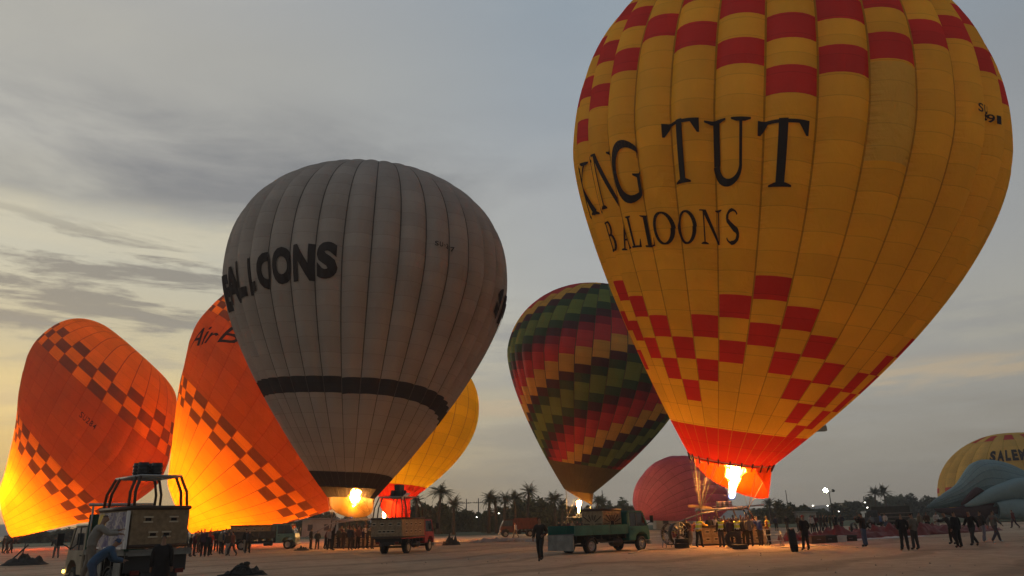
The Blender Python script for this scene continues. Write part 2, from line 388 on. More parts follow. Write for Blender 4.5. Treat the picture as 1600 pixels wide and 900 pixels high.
def make_envelope(root, sf, Ng, seam, bul, colour_fn, tape, origin, nw=6, nh=40, h0=0.0, h1=1.0, panel_ok=lambda i, ph: True, edges_fn=None):
    """each gore a part; its differently coloured cells are 'panel' sub-parts"""
    step = 360/Ng
    base_h = np.concatenate([np.linspace(h0, .8, int(nh*.75)), 1-(.2)*(1-np.linspace(0, 1, int(nh*.35)+1)[1:])**1.8])
    base_h = base_h*(h1-0) if h1 != 1 else base_h
    ws = np.array([0, .022]+list(np.linspace(.022, .978, nw+1)[1:-1])+[.978, 1.0])
    for i in range(Ng):
        p0 = seam+i*step
        pc = (p0+step/2+180) % 360-180
        segs = colour_fn(i, pc)                      # list (h_lo, h_hi, material, is_panel); covers h0..h1
        e = sorted(set([round(s[0], 5) for s in segs]+[round(s[1], 5) for s in segs]))
        hs = [h for h in base_h if min(abs(h-q) for q in e) > .006]
        hs = np.array(sorted(hs+e))
        phi = p0+ws*step
        PH, HH = np.meshgrid(phi, hs)
        P = env_point(sf, PH, HH, Ng, seam, bul)
        ep = .3; eh = .004
        wl = np.clip(ws, .03, .97)*step+p0; WL, _ = np.meshgrid(wl, hs)
        du = env_point(sf, WL+ep, HH, Ng, seam, bul)-env_point(sf, WL-ep, HH, Ng, seam, bul)
        hc = np.clip(HH, eh, 1-2*eh)
        dv = env_point(sf, WL, hc+eh, Ng, seam, bul)-env_point(sf, WL, hc-eh, Ng, seam, bul)
        Nn = np.cross(du, dv); Nn /= np.maximum(np.linalg.norm(Nn, axis=-1, keepdims=True), 1e-9)
        out = P-sf.c(HH); sg = np.sign((Nn*out).sum(-1).mean()); Nn *= sg
        base_rows = []; mats = [tape]; rowm = []
        gore = None; kids = []
        mid = (hs[:-1]+hs[1:])/2
        rows = np.zeros(len(mid), int)-1
        for k, (a, b, m, pan) in enumerate(segs):
            rows[(mid > a) & (mid < b)] = k
        # contiguous base rows -> the gore's own mesh (assembled from blocks)
        vs = []; nn = []; fs = []; mi = []; uvs = []
        U_ = np.broadcast_to(ws[None, :], PH.shape); V_ = np.broadcast_to((hs*sf.L*1.25/1.3)[:, None], PH.shape)+.02
        def block(r0, r1, m, tp=True):
            nonlocal vs, nn, fs, mi, uvs
            if m not in mats: mats.append(m)
            k = len(vs); Pb = P[r0:r1+1]; Nb = Nn[r0:r1+1]; b = Pb.shape[1]
            vs += (Pb-origin).reshape(-1, 3).tolist(); nn += Nb.reshape(-1, 3).tolist(); uvs += np.stack([U_[r0:r1+1], V_[r0:r1+1]], -1).reshape(-1, 2).tolist()
            for rr in range(r1-r0):
                for cc in range(b-1):
                    q = [k+rr*b+cc, k+rr*b+cc+1, k+(rr+1)*b+cc+1, k+(rr+1)*b+cc]
                    fs.append(q if sg > 0 else q[::-1]); mi.append(0 if (cc in (0, b-2)) else mats.index(m))  # edge columns take the darker tape, seam crease shade put into colour
        r = 0
        while r < len(mid):
            k = rows[r]; r2 = r
            while r2 < len(mid) and rows[r2] == k: r2 += 1
            m, pan = segs[k][2], segs[k][3]
            if m is None: r = r2; continue
            if pan and panel_ok(i, pc): kids.append((r, r2, m))
            else: block(r, r2, m)
            r = r2
        def finish(name, vs, fs, nn, mi, mats, par, uvs):
            me = bpy.data.meshes.new(name); me.from_pydata(vs, [], fs)
            for q in mats: me.materials.append(q)
            me.polygons.foreach_set('material_index', mi); me.polygons.foreach_set('use_smooth', [True]*len(fs)); me.update()
            ul = me.uv_layers.new(name='cloth'); ul.data.foreach_set('uv', np.array(uvs)[np.array(fs).ravel()].ravel())
            me.normals_split_custom_set_from_vertices(nn)
            return link(name, me, par)
        if vs: gore = finish('gore', vs, fs, nn, mi, mats, root, uvs)
        else: gore = None
        for (a, b, m) in kids:
            vs, nn, fs, mi, uvs = [], [], [], [], []; mats = [tape]
            block(a, b, m)
            if gore is None: gore = finish('gore', vs, fs, nn, mi, mats, root, uvs)
            else: finish('panel', vs, fs, nn, mi, mats, gore, uvs)

# ------------------------------------------------------------------ lettering
def arc(cx, cy, rx, ry, a0, a1, n=14):
    return [(cx+rx*math.cos(rad(a0+(a1-a0)*k/n)), cy+ry*math.sin(rad(a0+(a1-a0)*k/n))) for k in range(n+1)]
def stroke(pts, w):
    """ribbon polygons along pts; w scalar or per-point half-width list"""
    ws = w if isinstance(w, list) else [w]*len(pts); L = []
    for i, p in enumerate(pts):
        a = pts[max(i-1, 0)]; b = pts[min(i+1, len(pts)-1)]; dx, dy = b[0]-a[0], b[1]-a[1]; l = math.hypot(dx, dy) or 1
        L.append(((p[0]-dy/l*ws[i], p[1]+dx/l*ws[i]), (p[0]+dy/l*ws[i], p[1]-dx/l*ws[i])))
    return [[L[i][0], L[i][1], L[i+1][1], L[i+1][0]] for i in range(len(L)-1)]
def serif(x, y, w=.22, up=1, h=.05):
    return [(x-w, y), (x+w, y), (x+w, y+up*h*.6), (x+w*.45, y+up*h*1.3), (x-w*.45, y+up*h*1.3), (x-w, y+up*h*.6)][::(1 if up > 0 else -1)]
def ringw(n, thick, thin, ph=0):
    return [thin+(thick-thin)*abs(math.cos(2*math.pi*k/n+ph)) for k in range(n+1)]
SER = {
 'T': [[(.41, 0), (.59, 0), (.59, 1), (.41, 1)], [(0, .93), (1, .93), (1, .985), (0, .985)], [(0, .76), (.05, .76), (.2, .93), (0, .985)], [(1, .76), (1, .985), (.8, .93), (.95, .76)], serif(.5, 0, .24)],
 'I': [[(.35, 0), (.65, 0), (.65, 1), (.35, 1)], serif(.5, 0, .5), serif(.5, 1, .5, -1)],
 'U': [[(.16, .3), (.33, .3), (.33, 1), (.16, 1)], [(.77, .3), (.83, .3), (.83, 1), (.77, 1)]]+stroke(arc(.52, .3, .285, .27, 180, 360), [.085-.055*k/14 for k in range(15)])+[serif(.24, 1, .24, -1), serif(.8, 1, .2, -1)],
 'K': [[(.14, 0), (.32, 0), (.32, 1), (.14, 1)], serif(.23, 0, .22), serif(.23, 1, .22, -1)]+stroke([(.3, .42), (.84, .96)], .028)+stroke([(.42, .55), (.88, .03)], .085)+[serif(.84, 0, .18), serif(.82, 1, .18, -1)],
 'N': [[(.14, 0), (.2, 0), (.2, .96), (.14, .96)], [(.8, 0), (.86, 0), (.86, 1), (.8, 1)], [(.1, 1), (.28, 1), (.86, 0), (.76, 0)], serif(.17, 0, .17), serif(.83, 1, .17, -1), [(.0, .96), (.16, .96), (.16, 1), (0, 1)]],
 'G': stroke(arc(.55, .5, .44, .47, 40, 320, 26), [.03+.07*max(0, math.sin(math.pi*k/26)) for k in range(27)])+[[(.78, .05), (.92, .12), (.92, .46), (.78, .46)], serif(.85, .46, .16, -1), [(.86, .7), (.93, .7), (.93, .96), (.86, .86)]],
 'B': [[(.14, 0), (.32, 0), (.32, 1), (.14, 1)], [(0, 0), (.14, 0), (.14, .05), (0, .05)], [(0, .95), (.14, .95), (.14, 1), (0, 1)]]+stroke([(.3, .97), (.5, .97)]+arc(.52, .755, .2, .215, 90, -90, 10)+[(.3, .54)], [.03]*2+[.03+.06*math.sin(math.pi*k/10) for k in range(11)]+[.03])+stroke([(.3, .53), (.5, .53)]+arc(.56, .28, .26, .25, 90, -90, 10)+[(.3, .03)], [.03]*2+[.03+.07*math.sin(math.pi*k/10) for k in range(11)]+[.03]),
 'A': [[(.44, 1), (.54, 1), (.2, 0), (.13, 0)], [(.42, 1), (.56, 1), (.9, 0), (.7, 0)], [(.25, .32), (.72, .32), (.72, .38), (.27, .38)], serif(.15, 0, .15), serif(.82, 0, .18)],
 'L': [[(.2, 0), (.4, 0), (.4, 1), (.2, 1)], serif(.3, 1, .25, -1), [(.05, 0), (.95, 0), (.95, .06), (.05, .06)], [(.8, .06), (.95, .06), (.98, .26), (.93, .26)]],
 'O': stroke(arc(.5, .5, .42, .47, 0, 360, 30), ringw(30, .085, .025)),
 'S': stroke(arc(.5, .75, .28, .22, 25, 200, 10)+[(.38, .58), (.62, .44)]+arc(.5, .25, .32, .22, 40, -160, 12), [.03]*4+[.05]*4+[.07]*4+[.09]*2+[.08]*4+[.06]*4+[.03]*4),
 '-': [[(.1, .42), (.9, .42), (.9, .54), (.1, .54)]],
}
def font_polys(ch, bold=.0):
    cu = bpy.data.curves.new('glyph', 'FONT'); cu.body = ch; cu.size = 1; cu.offset = bold; cu.resolution_u = 4
    ob = bpy.data.objects.new('glyph', cu); COL.objects.link(ob)
    dg = bpy.context.evaluated_depsgraph_get(); me = bpy.data.meshes.new_from_object(ob.evaluated_get(dg))
    v = [(p.co.x, p.co.y) for p in me.vertices]; f = [tuple(p.vertices) for p in me.polygons]
    bpy.data.objects.remove(ob); bpy.data.curves.remove(cu); bpy.data.meshes.remove(me)
    xs = [p[0] for p in v]; ys = [p[1] for p in v]; x0, x1, y0, y1 = min(xs), max(xs), min(ys), max(ys)
    y0 = min(y0, 0) if ch in 'gjpqy' else y0
    v = [((p[0]-x0)/max(x1-x0, 1e-6), (p[1]-y0)/max(y1-y0, 1e-6)) for p in v]
    return v, f
def put_letter(parent, sf, Ng, seam, bul, ch, p0, p1, h0, h1, origin, serifed=True, bold=.0, off=.07, m=None, slant=0, div=(10, 12), col_h=0):
    bm = bmesh.new()
    if serifed:
        for k, poly in enumerate(SER[ch]):
            vs = [bm.verts.new((x, y, k*.003)) for x, y in poly]
            try: bm.faces.new(vs)
            except ValueError: pass
    else:
        v, f = font_polys(ch, bold); vs = [bm.verts.new((x, y, 0)) for x, y in v]
        for q in f:
            try: bm.faces.new([vs[j] for j in q])
            except ValueError: pass
    for ax in (0, 1):
        for k in range(1, div[ax]):
            co = [0, 0, 0]; co[ax] = k/div[ax]; no = [0, 0, 0]; no[ax] = 1
            bmesh.ops.bisect_plane(bm, geom=bm.verts[:]+bm.edges[:]+bm.faces[:], plane_co=co, plane_no=no)
    bmesh.ops.triangulate(bm, faces=[f for f in bm.faces if len(f.verts) > 4])
    X = np.array([v.co[:] for v in bm.verts])
    phi = p0+(p1-p0)*(X[:, 0]+slant*(X[:, 1]-.5)); h = h0+(h1-h0)*X[:, 1]+col_h*X[:, 0]
    P = env_point(sf, phi, h, Ng, seam, bul, 0)
    c = sf.c(h); d = P-c; d /= np.linalg.norm(d, axis=-1, keepdims=True)
    P = P+d*(off+X[:, 2:3])-origin
    for v, p in zip(bm.verts, P): v.co = p
    me = bpy.data.meshes.new('letter'); bm.to_mesh(me); bm.free(); me.materials.append(m or M_LETTER)
    me.polygons.foreach_set('use_smooth', [True]*len(me.polygons)); me.update()
    return link('letter', me, parent)

# ------------------------------------------------------------------ flames
def flame(name, root, base, top, rw, strength, blue=True, seed=1, curl=.15, parent=None, col=(1, .50, .13)):
    """ragged propane flame: column of hot gas from base to top"""
    base = Vector(base); top = Vector(top); ax = top-base; L = ax.length; ax.normalize()
    u = ax.orthogonal().normalized(); w = ax.cross(u); n = 14; H = 18
    vs = []; fs = []; mi = []
    for i in range(H+1):
        t = i/H
        r = rw*(.36+.30*t+.48/(1+math.exp(-(t-.50)*18)))*(1 if t < .94 else max(.15, (1-t)/.06)**.5)
        cen = base+ax*(L*t)+u*(math.sin(t*7+seed)*curl*rw*t*(1.2-t))+w*(math.cos(t*5+seed)*curl*rw*t*(1.2-t))
        for k in range(n):
            a = 2*math.pi*k/n
            q = 1+.42*noise.noise(Vector((math.cos(a)*1.3, math.sin(a)*1.3, t*6+seed*3)))*min(1, .25+t*1.3)+.18*noise.noise(Vector((math.cos(a)*4, math.sin(a)*4, t*15+seed)))
            z = .18*L*noise.noise(Vector((math.cos(a)*2, math.sin(a)*2, seed*2.)))*t**3
            vs.append(cen+(u*math.cos(a)+w*math.sin(a))*r*q+ax*z)
    for i in range(H):
        for k in range(n):
            j = (k+1) % n; fs.append((i*n+k, i*n+j, (i+1)*n+j, (i+1)*n+k)); mi.append(0)
    fs.append(tuple(range(n-1, -1, -1))); fs.append(tuple(H*n+k for k in range(n))); mi += [0, 0]
    key = 'flame_%s' % seed
    m = bpy.data.materials.new('burner_flame'); m.use_nodes = True; t = m.node_tree; t.nodes.clear()
    tc = N(t, 'ShaderNodeTexCoord'); sep = N(t, 'ShaderNodeSeparateXYZ'); t.links.new(tc.outputs['Generated'], sep.inputs[0])
    vert = abs(ax.z) > .7
    e = N(t, 'ShaderNodeEmission'); lw = N(t, 'ShaderNodeLayerWeight'); lw.inputs['Blend'].default_value = .5
    fn = N(t, 'ShaderNodeTexNoise', _2=5.0, _3=4.0); t.links.new(tc.outputs['Generated'], fn.inputs[0])
    fc = math_n(t, 'ADD', lw.outputs['Facing'], math_n(t, 'MULTIPLY_ADD', fn.outputs[0], .5, -.25))
    edge = ramp(t, [(.0, (1, 1, 1)), (.28, (.62,)*3), (.48, (.06,)*3), (.75, (.010,)*3)], fc)
    ecol = mix_n(t, ramp(t, [(.22, (0, 0, 0)), (.58, (1, 1, 1))], fc), col, (1, .30, .025))
    if vert and blue:
        c = ramp(t, [(0, (.25, .4, 1)), (.14, (.7, .6, .7)), (.30, col)], sep.outputs[2])
        k_ = ramp(t, [(.12, (0, 0, 0)), (.32, (1, 1, 1))], sep.outputs[2])
        t.links.new(mix_n(t, k_, c, ecol), e.inputs[0])
        s_ = ramp(t, [(0, (.02,)*3), (.14, (.06,)*3), (.36, (1, 1, 1))], sep.outputs[2])
        t.links.new(math_n(t, 'MULTIPLY', math_n(t, 'MULTIPLY', s_, edge), strength*1.5), e.inputs[1])
    else:
        t.links.new(ecol, e.inputs[0]); t.links.new(math_n(t, 'MULTIPLY', edge, strength*1.5), e.inputs[1])
    tb_ = N(t, 'ShaderNodeBsdfTransparent'); ms = N(t, 'ShaderNodeMixShader'); t.links.new(ramp(t, [(.62, (0, 0, 0)), (.95, (1, 1, 1))], fc), ms.inputs[0])
    t.links.new(e.outputs[0], ms.inputs[1]); t.links.new(tb_.outputs[0], ms.inputs[2])
    o = N(t, 'ShaderNodeOutputMaterial'); t.links.new(ms.outputs[0], o.inputs[0])
    me = bpy.data.meshes.new('flame'); me.from_pydata([tuple(v) for v in vs], [], fs); me.materials.append(m); me.update()
    me.polygons.foreach_set('use_smooth', [True]*len(fs))
    return link('flame', me, parent if parent is not None else root)

# ------------------------------------------------------------------ ground
def build_ground():
    nx, ny = 150, 170
    ys = np.concatenate([np.linspace(-30, 8, 12), 8+(np.linspace(0, 1, ny-13)**2.2)[1:]*500, [900, 3000]])
    ny = len(ys); xs = np.sign(np.linspace(-1, 1, nx))*(np.abs(np.linspace(-1, 1, nx))**2.0)
    vs = []
    for y in ys:
        sp = 90+y*1.4
        for x in xs:
            X = x*sp
            z = .05*noise.noise(Vector((X*.12, y*.12, 0)))+.018*noise.noise(Vector((X*.9, y*.6, 3)))
            z *= min(1, 60/max(y, 30))
            vs.append((X, y, z))
    fs = [(j*nx+i, j*nx+i+1, (j+1)*nx+i+1, (j+1)*nx+i) for j in range(ny-1) for i in range(nx-1)]
    me = bpy.data.meshes.new('ground'); me.from_pydata(vs, [], fs); me.polygons.foreach_set('use_smooth', [True]*len(fs))
    m = bpy.data.materials.new('packed_sand'); m.use_nodes = True; t = m.node_tree; b = t.nodes['Principled BSDF']; L = t.links
    tc = N(t, 'ShaderNodeTexCoord'); b.inputs['Roughness'].default_value = .95; b.inputs['Specular IOR Level'].default_value = .15
    n1 = N(t, 'ShaderNodeTexNoise', _2=.07, _3=9.0, _4=.62); L.new(tc.outputs['Object'], n1.inputs[0])
    c1 = ramp(t, [(.3, (.36, .245, .165)), (.52, (.45, .32, .215)), (.7, (.54, .40, .28))], n1.outputs[0])
    n2 = N(t, 'ShaderNodeTexNoise', _2=1.6, _3=8.0, _4=.7); L.new(tc.outputs['Object'], n2.inputs[0])
    c2 = mix_n(t, .6, c1, ramp(t, [(.3, (.62, .58, .55)), (.65, (1.12, 1.1, 1.08))], n2.outputs[0]), 'MULTIPLY')
    # wheel tracks: long wavy pairs running across the field
    mp = N(t, 'ShaderNodeMapping'); mp.inputs['Rotation'].default_value = (0, 0, rad(78)); mp.inputs['Scale'].default_value = (1, .22, 1); L.new(tc.outputs['Object'], mp.inputs[0])
    w = N(t, 'ShaderNodeTexWave'); w.inputs['Scale'].default_value = .16; w.inputs['Distortion'].default_value = 7; w.inputs['Detail'].default_value = 3; w.inputs['Detail Scale'].default_value = .6
    L.new(mp.outputs[0], w.inputs[0])
    tr = ramp(t, [(.0, (.66, .64, .63)), (.08, (.82, .81, .80)), (.16, (1.06, 1.06, 1.06)), (.24, (1, 1, 1))], w.outputs[1])
    c3 = mix_n(t, .8, c2, tr, 'MULTIPLY')
    n4 = N(t, 'ShaderNodeTexNoise', _2=.45, _3=8.0, _4=.75); n4.inputs['Distortion'].default_value = 1.2; L.new(tc.outputs['Object'], n4.inputs[0])
    c3 = mix_n(t, .8, c3, ramp(t, [(.36, (.70, .68, .66)), (.46, (.98, .98, .98)), (.60, (1, 1, 1)), (.70, (1.16, 1.14, 1.1))], n4.outputs[0]), 'MULTIPLY')
    L.new(c3, b.inputs['Base Color'])
    bu = N(t, 'ShaderNodeBump'); bu.inputs['Strength'].default_value = .6; bu.inputs['Distance'].default_value = .12
    h = math_n(t, 'ADD', n2.outputs[0], math_n(t, 'MULTIPLY', w.outputs[1], .25)); L.new(h, bu.inputs['Height']); L.new(bu.outputs[0], b.inputs['Normal'])
    me.materials.append(m); o = link('ground', me); prop(o, kind='structure')
    # strip of green ground cover before the trees
    g = MB(); mg = mat('field_grass', (.055, .068, .028), .95, bump=.5, bscale=2, var=.35, vscale=.15)
    pts = [(x, 118+10*noise.noise(Vector((x*.03, 0, 0)))) for x in range(-170, 260, 6)]
    vs = []; fs = []
    for i, (x, y) in enumerate(pts):
        vs += [(x, y, .06), (x*1.25, y+30, .10), (x*1.5, y+90, .12)]
        if i: k = i*3; fs += [(k-3, k, k+1, k-2), (k-2, k+1, k+2, k-1)]
    g.add(vs, fs, mg); prop(g.build('grass_verge'), kind='structure')
    # low desert ridge on the horizon
    hb = MB(); mh = mat('desert_hills', (.16, .14, .13), .95, var=.2, vscale=.01)
    vs = []; fs = []; n = 160
    for i in range(n):
        x = -1450+2900*i/(n-1); q = noise.fractal(Vector((x*.004, 5, 0)), 1, 2, 5)
        z = 13+11*q; vs += [(x, 950, -2), (x, 975, z*.6), (x, 1010, z), (x, 1090, -2)]
        if i: k = i*4; fs += [(k-4+j, k+j, k+j+1, k-4+j+1) for j in range(3)]
    hb.add(vs, fs, mh, True); prop(hb.build('hills'), kind='structure')
build_ground()

# ------------------------------------------------------------------ fabrics
F_YEL = fabric('mustard_nylon', (.84, .52, .040), .42, 1.12)
F_RED = fabric('red_nylon', (.60, .045, .03), .40, 1.2)
F_DRED = fabric('scarlet_skirt_nylon', (.52, .035, .014), .5, 1.15)
F_ORG = fabric('orange_nylon', (.93, .33, .010), .58, 1.08)
F_SCOOP = fabric('orange_scoop_nylon', (.22, .018, .0002), .45, 1.0, .4, 0.0)
F_BRN = fabric('brown_nylon', (.52, .125, .014), .48, 1.0)
F_BRN2 = fabric('dark_brown_nylon', (.24, .085, .030), .42, 1.0)
F_GREY = fabric('silver_grey_nylon', (.40, .35, .31), .20, 1.0)
F_BLK = fabric('black_nylon', (.040, .032, .032), .10, 1.0)
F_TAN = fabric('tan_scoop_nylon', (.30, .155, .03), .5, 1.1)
F_VENT = fabric('faded_vent_nylon', (.66, .47, .075), .42, 1.15, 1.0)
F_LYEL = fabric('lemon_nylon', (.88, .66, .012), .5, 1.1)
T_YEL = fabric('ochre_tape', (.50, .28, .02), .25, 1)
T_ORG = fabric('orange_tape', (.46, .09, .008), .3, 1)
T_GREY = fabric('grey_tape_shade', (.12, .10, .088), .06, 1)  # seam tape, darkened to carry the crease shading between gores
T_RB = fabric('dark_tape', (.10, .07, .03), .15, 1)

def rope(name, parent, pts, r=.02, m=None):
    b = MB(); b.tube(pts, r, m or M_ROPE, 5); return b.build(name, parent)

# ------------------------------------------------------------------ yellow and red checked balloon (right)
def basket_mesh(L, Wd, H, rim=True):
    b = MB()
    for (a, c) in (((-L/2, -Wd/2, 0), (L/2, -Wd/2+.05, H)), ((-L/2, Wd/2-.05, 0), (L/2, Wd/2, H)), ((-L/2, -Wd/2+.05, 0), (-L/2+.05, Wd/2-.05, H)), ((L/2-.05, -Wd/2+.05, 0), (L/2, Wd/2-.05, H))):
        b.box(a, c, M_WICKER)
    b.box((-L/2+.05, -Wd/2+.05, .02), (L/2-.05, Wd/2-.05, .07), M_WICKER)
    for x in np.linspace(-L/2, L/2, max(3, int(L/1.2)+1))[1:-1]:
        b.box((x-.03, -Wd/2+.05, .07), (x+.03, Wd/2-.05, H-.03), M_WICKER)
    return b
def make_basket(parent, L, Wd, H, side_holes=4, end_holes=2, rows=2, name='basket', hole_y=None):
    bk = basket_mesh(L, Wd, H).build(name, parent)
    r = MB(); z = H+.02
    pts = [(-L/2, -Wd/2, z), (L/2, -Wd/2, z), (L/2, Wd/2, z), (-L/2, Wd/2, z), (-L/2, -Wd/2, z)]
    for a, c in zip(pts[:-1], pts[1:]): r.tube([a, c], .06, M_LEATHER, 8)
    r.build('padded_rim', bk)
    k = MB()
    for a, c in zip(pts[:-1], pts[1:]):
        k.tube([(a[0]*1.005, a[1]*1.005, .06), (c[0]*1.005, c[1]*1.005, .06)], .05, M_LEATHER, 6)
    k.build('skid', bk)
    def hole(pos, ax):
        q = MB(); w, h = .17, .09
        if ax == 'y':
            s = 1 if pos[1] > 0 else -1; M = Matrix.Translation(pos) @ Matrix.Rotation(0 if s > 0 else math.pi, 4, 'Z')
        else:
            s = 1 if pos[0] > 0 else -1; M = Matrix.Translation(pos) @ Matrix.Rotation(-s*math.pi/2, 4, 'Z')
        q.box((-w/2, .002, -h/2), (w/2, .008, h/2), M_HOLE, M)  # dark plate instead of an opening, the hole's shade painted on
        q.box((-w/2-.05, .002, h/2), (w/2+.05, .02, h/2+.045), M_BINDING, M); q.box((-w/2-.05, .002, -h/2-.045), (w/2+.05, .02, -h/2), M_BINDING, M)
        q.box((-w/2-.05, .004, -h/2), (-w/2, .018, h/2), M_WICKER, M); q.box((w/2, .004, -h/2), (w/2+.05, .018, h/2), M_WICKER, M)
        q.build('foot_hole', bk)
    for rr in range(rows):
        z = H*(.72-.38*rr)
        for s in (-1, 1):
            for x in (np.linspace(-L/2, L/2, side_holes+2)[1:-1] if side_holes else []): hole((x, s*Wd/2, z), 'y')
            e = end_holes
            for y in (np.linspace(-Wd/2, Wd/2, e+2)[1:-1]*(1.35 if rr == 0 else .7) if e else []): hole((s*L/2, y, z), 'x')
    return bk
def burner(parent, c, n=2, r=.14, m=None):
    """coil cans side by side on gimbal bars"""
    m = m or M_STEEL
    g = MB(); c = Vector(c)
    for k in range(n):
        x = (k-(n-1)/2)*r*2.6
        g.lathe([(r*.6, 0), (r, .03), (r, .42), (r*.8, .42), (r*.8, .1)], m, 12, Matrix.Translation(c+Vector((x, 0, 0))), 'Z')
        for q in range(3):
            g.lathe([(r*1.12, .1+q*.1), (r*1.18, .12+q*.1), (r*1.12, .14+q*.1)], M_DARKMETAL, 12, Matrix.Translation(c+Vector((x, 0, 0))), 'Z')
    g.tube([c+Vector((-r*2.6*n/2-.2, 0, .1)), c+Vector((r*2.6*n/2+.2, 0, .1))], .03, m)
    return g.build('burner', parent)

TG, CR_ = None, None
def tut_balloon():
    sf = Rev([13.29, 47.19, 5.08], .146, -.194, 32.10, 13.01-.10, 2.5, .586, 1.52, 2.36, 1.21, .16)
    Ng, seam, bul = 32, -7.9, .22
    gz = 0.0; org = ground_at(1138, 47.0); org[2] = 0
    root = empty('hot_air_balloon', org, 0, 'huge yellow balloon with red checks lettered KING TUT above a bright flame', 'hot air balloon', 'hot air balloons')
    top0 = {-7: .573, -6: .618, -5: .663, -4: .708, -3: .673, -2: .632, -1: .583, 0: .619, 1: .650, 2: .690, 3: .722, 4: .690, 5: .662, 6: .625, 7: .583}
    low0 = {-10: .184, -9: .206, -8: .245, -7: .297, -6: .266, -5: .232, -4: .197, -3: .235, -2: .269, -1: .301, 0: .259, 1: .219, 2: .179, 3: .140, 4: .171, 5: .207, 6: .245}
    RH, RL = .0445, .0362
    def cf(i, pc):
        k = (i+16) % 32-16
        tb = top0.get(k, .583+.0445*abs(((k+1) % 6)-3) if k not in top0 else 0)
        lb = low0.get(k, .197+.035*abs(((k+4) % 6)-3) if k not in low0 else 0)
        segs = []; cuts = []
        cuts.append((0.0, .062, F_DRED, False))
        for j in (1, 0):
            c = lb-2*j*RL; cuts.append((c-RL/2, c+RL/2, F_RED, True))
        j = 0
        while tb+2*j*RH+RH < .93:
            cuts.append((tb+2*j*RH, tb+2*j*RH+RH, F_RED, True)); j += 1
        if k == 1: cuts.append((.497, .646, F_VENT, True))
        cuts.sort(); cur = 0
        for a, b_, m, p in cuts:
            a = max(a, cur)
            if a > cur+1e-6: segs.append((cur, a, F_YEL, False))
            segs.append((a, b_, m, p)); cur = b_
        segs.append((cur, 1.0, F_YEL, False)); return segs
    make_envelope(root, sf, Ng, seam, bul, cf, T_YEL, org, nw=7, nh=52)
    A = (root, sf, Ng, seam, bul)
    H0, H1 = .447, .545
    for ch, a, b_, hh in (('K', -86, -76.5, -.012), ('I', -75.2, -71.5, -.012), ('N', -70.6, -62, -.012), ('G', -61.2, -51.2, -.010), ('T', -43.4, -33.4, .008), ('U', -32.3, -21.8, .002), ('T', -20.4, -9.6, .0)):
        put_letter(*A, ch, a, b_, H0+hh, H1+hh, org, div=(14, 16))
    for ch, a, b_ in (('B', -72.5, -67), ('A', -66.5, -60.5), ('L', -60, -55.5), ('L', -54.8, -50), ('O', -49.3, -42.6), ('O', -42, -35.4), ('N', -34.4, -28.8), ('S', -28.2, -23.4)):
        put_letter(*A, ch, a, b_, .362, .414, org, div=(8, 9))
    x = 29.8
    for ch, w in (('S', 1.6), ('U', 1.7), ('-', 1.1), ('3', 1.6), ('9', 1.6), ('1', 1.2)):
        put_letter(*A, ch, x, x+w, .601 if ch != '-' else .607, .615 if ch != '-' else .609, org, serifed=False, bold=.02, div=(3, 3), off=.14); x += w+.4
    # scoop hanging from the mouth ring, open on the near left side
    b = MB(); n = 48; rows = 8; vs = []; fs = []
    for k in range(n+1):
        ph = -60+300*k/n
        d = 2.1*max(0, math.cos(rad((ph-128)*.86)))**.65*(1 if abs((ph-128)*.86) < 90 else 0)+.14
        for r_ in range(rows+1):
            t = r_/rows; rr = 2.5*(1-.10*t*d/2.5)
            P = sf.P(np.array(ph), np.array(0.0))
            cc = sf.c(np.array(0.0)); v = (P-cc)*(rr/2.5)
            dn = -sf.a*.75+np.array([0, 0, -.25]); dn /= np.linalg.norm(dn)
            q = cc+v+dn*d*t+sf.n*0
            q = q+(v/np.linalg.norm(v))*(.06*math.sin(k*1.7))*t
            vs.append(q-org)
    for k in range(n):
        for r_ in range(rows): i = k*(rows+1)+r_; fs.append((i, i+rows+1, i+rows+2, i+1))
    b.add(vs, fs, F_SCOOP, True); b.build('scoop', root)
    rg = MB(); ring = [sf.P(np.array(float(a)), np.array(0.0))-org for a in range(0, 361, 10)]
    rg.tube(ring, .035, M_ROPE, 5, cap=False); rg.build('mouth_ring', root)
    for a in range(-60, 300, 15):
        p = sf.P(np.array(float(a)), np.array(0.004))-org; o_ = sf.P(np.array(float(a)), np.array(0.03))-org
        t_ = MB(); t_.tube([p, p+(p-o_)*.25+np.array([0, 0, -.25])], .045, M_LEATHER, 5); t_.build('turnbuckle', root)
    # basket under it
    L, Wd, Hb = 4.1, 1.7, 1.15
    e = empty('basket_frame_holder'); bpy.data.objects.remove(e)
    bk = make_basket(root, L, Wd, Hb, 7, 2, 2); bk.rotation_euler = (0, 0, rad(-6)); bk.location = (.35, .6, 0)
    fr = MB(); zt = 2.15
    cs = [(-1.6, -.1), (1.5, -.1), (1.5, 1.2), (-1.6, 1.2)]
    for i in range(4):
        a, c = cs[i], cs[(i+1) % 4]; fr.tube([(a[0], a[1], zt), (c[0], c[1], zt+.1)], .06, M_STEEL, 8)
    for x in (-.9, -.3, .3, .9): fr.tube([(x, -.15, zt+.05), (x+.05, 1.2, zt+.1)], .045, M_STEEL)
    fr.tube([(-1.9, -.2, zt-.02), (2.6, .1, zt+.25)], .05, M_STEEL)
    fr.tube([(-3.2, -.4, 1.45), (-1.6, -.2, 1.95), (.6, 0, 2.25)], .05, M_STEEL)
    fr.build('burner_frame', root)
    for (x, y) in ((-1.55, -.2), (-.6, -.22), (.5, -.22), (1.5, -.2), (1.6, 1.3), (-1.5, 1.3)):
        u = MB(); u.tube([(x*1.15+.2, y, 1.15), (x, y+.05, zt)], .05, M_LEATHER, 6); u.build('upright', root)
